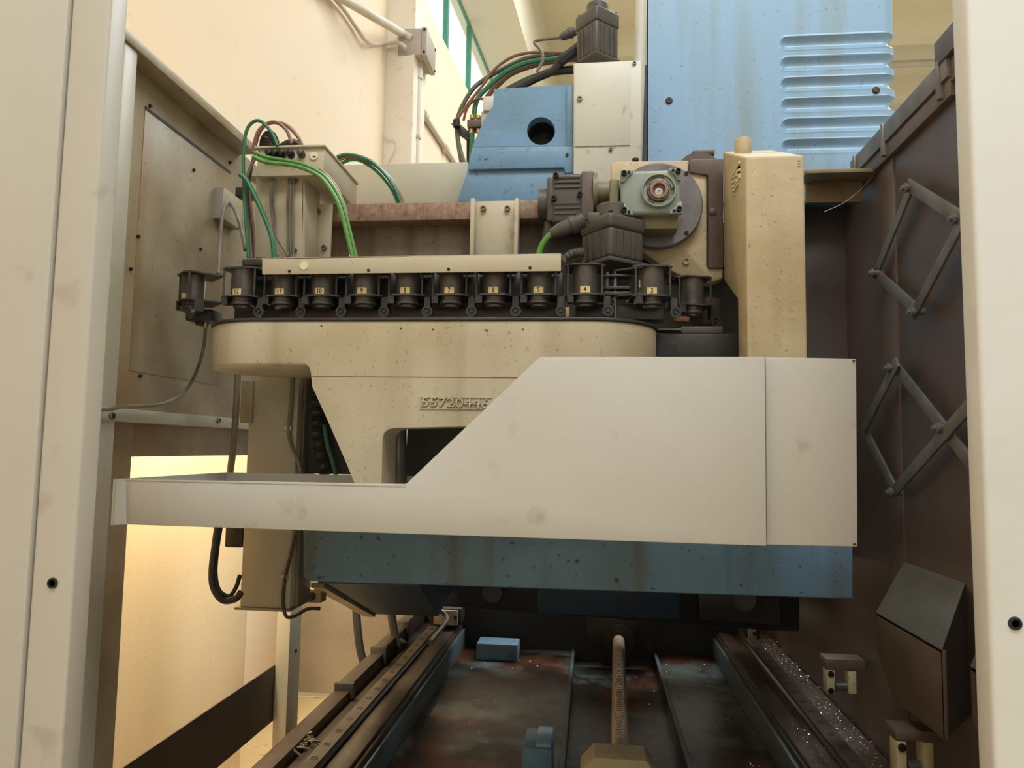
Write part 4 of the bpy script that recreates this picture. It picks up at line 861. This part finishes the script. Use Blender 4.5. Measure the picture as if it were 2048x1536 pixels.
# raised cast mark on the side
def side(u, v): return V((x0 - .0012, YC + u, v))
ms = PX(1480, 321, x0); mz = ms.z; mu = ms.y - YC
zA_ = mz; 
pitch = .0
marks = [((0, .0), (.075, .005)), ]
mk = new()
T = lambda u0, u1, v0, v1: a_box(mk, x0 - .004, x0 + .001, YC + u0, YC + u1, v0, v1)
u0 = PX(1480.5, 330, x0).y - YC; u1 = PX(1467.5, 360, x0).y - YC; vt = PX(1480.5, 322, x0).z; H4 = .058
T(u0, u1, vt - .006, vt); T(u0, u1, vt - .018, vt - .012)
T(u0, u0 + .012, vt - .042, vt - .012); T(u1 - .010, u1, vt - H4, vt - .012)
T(u0, u1, vt - .030, vt - .025); T(u0 + .02, u1, vt - .042, vt - .037); T(u0 + .03, u0 + .042, vt - .037, vt - .018); T(u0 + .018, u1, vt - .052, vt - .047)
obj('cast_mark', mk, M['dot'], cl)
tb = text_mesh('3', .022, .0012); tb.transform(Matrix.Translation(P(1599, 327, YC)) @ Tm); obj('cast_digit', tb, M['cast'], cl, flat=True)

# ================================================================== BLUE COLUMN COVER WITH PRESSED GROOVES
YK = 3.0
kc = thing('column_cover', 'large pale blue column cover with six pressed grooves', 'cover', (P(1545, 330, YK).x, YK, 1.0))
xl = P(1294, 165, YK).x; xr = P(1797, 165, YK).x; R = .05
zlo = P(1500, 345, YK).z - .12; zhi = P(1500, -60, YK).z
gz = [P(1680, (a + b) / 2, YK).z for a, b in ((68, 97), (110, 138), (152, 179), (194, 222), (235, 262), (277, 304))]
gxl = P(1563, 180, YK).x + .026; gh = .027; gd = .020
path = []
n1 = 150
for i in range(n1 + 1): path.append((xl + (xr - R - xl) * i / n1, YK, 0, -1))
for i in range(1, 13):
    t = PI / 2 * i / 12; path.append((xr - R + R * math.sin(t), YK + R - R * math.cos(t), math.sin(t), -math.cos(t)))
for i in range(1, 9): path.append((xr, YK + R + .05 * i, 1, 0))
bm = new(); nz = 300; grid = []
for j in range(nz + 1):
    z = zlo + (zhi - zlo) * j / nz; row = []
    for (x, y, nx, ny) in path:
        d = 0
        for g in gz:
            dz = z - g; dx = min(0, x - gxl) if ny == -1 else 0
            q = math.hypot(dz, dx)
            if q < gh: d = max(d, gd * (1 - (q / gh) ** 2) ** .8)
            elif q < gh + .006: d = min(d, -.0015 * math.sin((q - gh) / .006 * PI)) if d == 0 else d
        row.append(bm.verts.new((x - nx * d, y - ny * d, z)))
    grid.append(row)
for j in range(nz):
    for i in range(len(path) - 1): bm.faces.new((grid[j][i], grid[j][i + 1], grid[j + 1][i + 1], grid[j + 1][i]))
o_ = obj('pressed_sheet', bm, M['blue'], kc, fix=False)
obj('left_edge', a_box(new(), xl, xl + .004, YK, YK + .3, zlo, zhi), M['blue'], kc)
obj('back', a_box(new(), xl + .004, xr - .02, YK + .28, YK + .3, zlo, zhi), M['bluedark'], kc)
for px, py in ((1338, 202), (1752, 181)):
    obj('washer', a_disc(px, py, YK, YK - .003, .0145, 18), M['boltdark'], kc)
    obj('bolt', a_socket(new(), P(px, py, YK - .003), (0, -1, 0), .009, .006), M['brownplate'], kc)

# ================================================================== HOSES AT THE HEAD
Yh = 2.78
hose('head_hose', 'thin brown hose, topmost arc over the blue head bracket', 'hose', [(916, 236), (938, 205), (966, 170), (980, 149), (1000, 129), (1029, 112), (1063, 105), (1098, 105), (1132, 107), (1160, 110)], Yh, .006, 'brownh')
hose('head_hose', 'grey green hose in a wide arc from black bracket to top motor', 'hose', [(913, 244), (923, 215), (946, 178), (975, 155), (1018, 132), (1058, 115), (1109, 109), (1160, 108)], Yh + .03, .009, 'greeng')
hose('head_hose', 'green hose arching from the fitting block to the top motor', 'hose', [(947, 236), (954, 200), (975, 175), (1009, 146), (1052, 126), (1098, 119), (1160, 112)], Yh - .02, .010, 'green')
hose('head_hose', 'thick black cable sloping behind the blue bracket top edge', 'hose', [(1015, 182), (1052, 163), (1081, 152), (1109, 143), (1160, 139)], Yh - .05, .016, 'blackh')
hose('head_hose', 'black motor cable rising steeply to the top motor', 'hose', [(1025, 182), (1066, 160), (1103, 143), (1121, 123), (1138, 110), (1158, 95)], Yh - .08, lambda t: .015 + .006 * (t > .55), 'blackh')
hose('head_hose', 'thin metal sheathed cable kinked below the top motor connector', 'cable', [(1073, 143), (1085, 123), (1083, 103), (1069, 86), (1078, 80), (1103, 77), (1124, 75)], 2.64, .006, 'greyh')
hose('head_hose', 'short brown hose rising behind the left corner of blue bracket', 'hose', [(970, 200), (985, 180), (1000, 166), (1022, 148), (1060, 133), (1110, 122), (1158, 118)], Yh + .06, .011, 'brownh')
hose('head_hose', 'thin red hose looping over the fitting block', 'hose', [(927, 241), (932, 222), (941, 207), (955, 198), (968, 198)], Yh - .04, .005, 'redh')
hose('head_hose', 'grey green hose hanging below the black bracket', 'hose', [(913, 256), (917, 287), (926, 318), (934, 341), (942, 360)], Yh, .009, 'greeng')
hose('head_hose', 'brown hose hanging lowest beside the blue bracket', 'hose', [(915, 285), (919, 308), (923, 330), (928, 362), (934, 395)], Yh + .02, .007, 'brownh')
hose('head_hose', 'short green hose hanging from brass fitting beside blue bracket', 'hose', [(944, 266), (944, 290), (943, 315), (941, 340)], Yh - .03, .010, 'green')
hose('head_hose', 'straight black hose hanging behind the blue bracket edge', 'hose', [(938, 262), (938, 295), (938, 335)], Yh + .03, .010, 'blackh')
fb = thing('hose_bracket', 'black angled hose bracket left of the blue head bracket', 'bracket', P(925, 272, Yh))
poly('plate', [(902, 246), (918, 246), (932, 258), (942, 268), (934, 282), (928, 276), (916, 268)], Yh, .01, M['dark'], fb, .001)
obj('fitting', a_cyl(new(), P(913, 254, Yh - .02), P(913, 240, Yh - .02), .014, 12), M['boltdark'], fb)
fk = thing('fitting_block', 'brown fitting block with brass couplings beside blue bracket', 'fitting block', P(950, 252, Yh))
obj('block', pbox(new(), 934, 238, 968, 253, Yh - .05, .06), M['brownplate'], fk, .003)
for x, y0_, y1_ in ((945, 238, 231), (957, 238, 232), (943, 268, 258), (957, 266, 258)): obj('coupling', a_cyl(new(), P(x, y0_, Yh - .03), P(x, y1_, Yh - .03), .010, 10), M['brass'], fk)
obj('pipe_post', pbox(new(), 938, 252, 966, 262, Yh - .03, .02), M['dark'], fk)
sx = thing('sensor_box', 'small pale box at the left shoulder of the blue bracket', 'box', P(975, 222, 2.68))
obj('box', pbox(new(), 966, 192, 987, 221, 2.68, .06), M['white'], sx, .003)
obj('lower_box', pbox(new(), 962, 222, 980, 250, 2.69, .05), M['rear'], sx, .003)

# ================================================================== SWARF
bm = new()
def flake(p, s):
    a = random.random() * 6.3; d = V((math.cos(a), math.sin(a), random.uniform(-.3, .6))) * s; w = V((-math.sin(a), math.cos(a), random.uniform(-.5, .5))) * s * .35
    q = [bm.verts.new(p + v) for v in (-d - w, d - w, d + w, -d + w)]; bm.faces.new(q)
for k in range(230):
    x = random.choice((random.uniform(-.7, -.12), random.uniform(.38, .68), random.uniform(-.08, .33)))
    z = .302 if -.1 < x < .35 else .362
    flake(V((x, random.uniform(2.9, 4.4), z + .008)), random.uniform(.0022, .006))
for k in range(900):
    y = 2.0 + 2.4 * random.random() ** .8; flake(V((random.uniform(.92, 1.01), y, .508 + abs(random.gauss(0, .012)))), random.uniform(.0015, .0045))
for k in range(260):
    flake(V((random.uniform(.74, .83), random.uniform(2.4, 4.2), .508)), random.uniform(.0012, .003))
for k in range(260):
    z = .52 + random.expovariate(7); flake(V((1.017, random.uniform(1.6, 2.8), min(z, 2.2))), random.uniform(.001, .0025))
tag(obj('metal_chips', bm, M['chip'], fix=False, flat=True), 'scattered bright metal chips on the bed and trough', 'chips', kind='stuff')

# ================================================================== SMALL DIRT
bm = new()
c = PZ(608, 1492, .497)
for k in range(16):
    p = c + V((random.gauss(0, .012), random.gauss(0, .05), .006 + random.random() * .012)); d = V((random.gauss(0, 1), random.gauss(0, 1), random.gauss(0, .3))).normalized() * .03
    a_tube(bm, [p - d, p + V((0, 0, .006)), p + d * .6 + V((.01, .01, 0))], .0035, 5, 3)
tag(obj('debris_lump', bm, M['greyh'], fix=False), 'small matted lump of dirty fibres lying beside the left guide rail', 'debris')
hose('cobweb_strand', 'thin cobweb strand hanging between the rear beam and right guard post', 'cobweb', [(1648, 424, 2.8), (1690, 404, 2.8), (1728, 372, 2.8), (1768, 326, 2.78)], 2.8, .0012, 'conduit', seg=5)
# column body that carries the head and the blue cover, mostly hidden behind the magazine
mc = thing('machine_column', 'machine column behind the rusty beam carrying the blue head bracket', 'column', (.1, 3.0, 1.3))
obj('body', a_box(new(), P(925, 420, 2.66).x, P(1290, 420, 2.66).x, 2.665, 3.35, z0 * 0 + 1.30, 2.40), M['bluedark'], mc, .006)
obj('skirt', a_box(new(), P(1296, 340, YK).x, P(1600, 340, YK).x, YK + .02, YK + .29, 1.30, zlo), M['bluehead'], mc, .004)
mc['kind'] = 'thing'
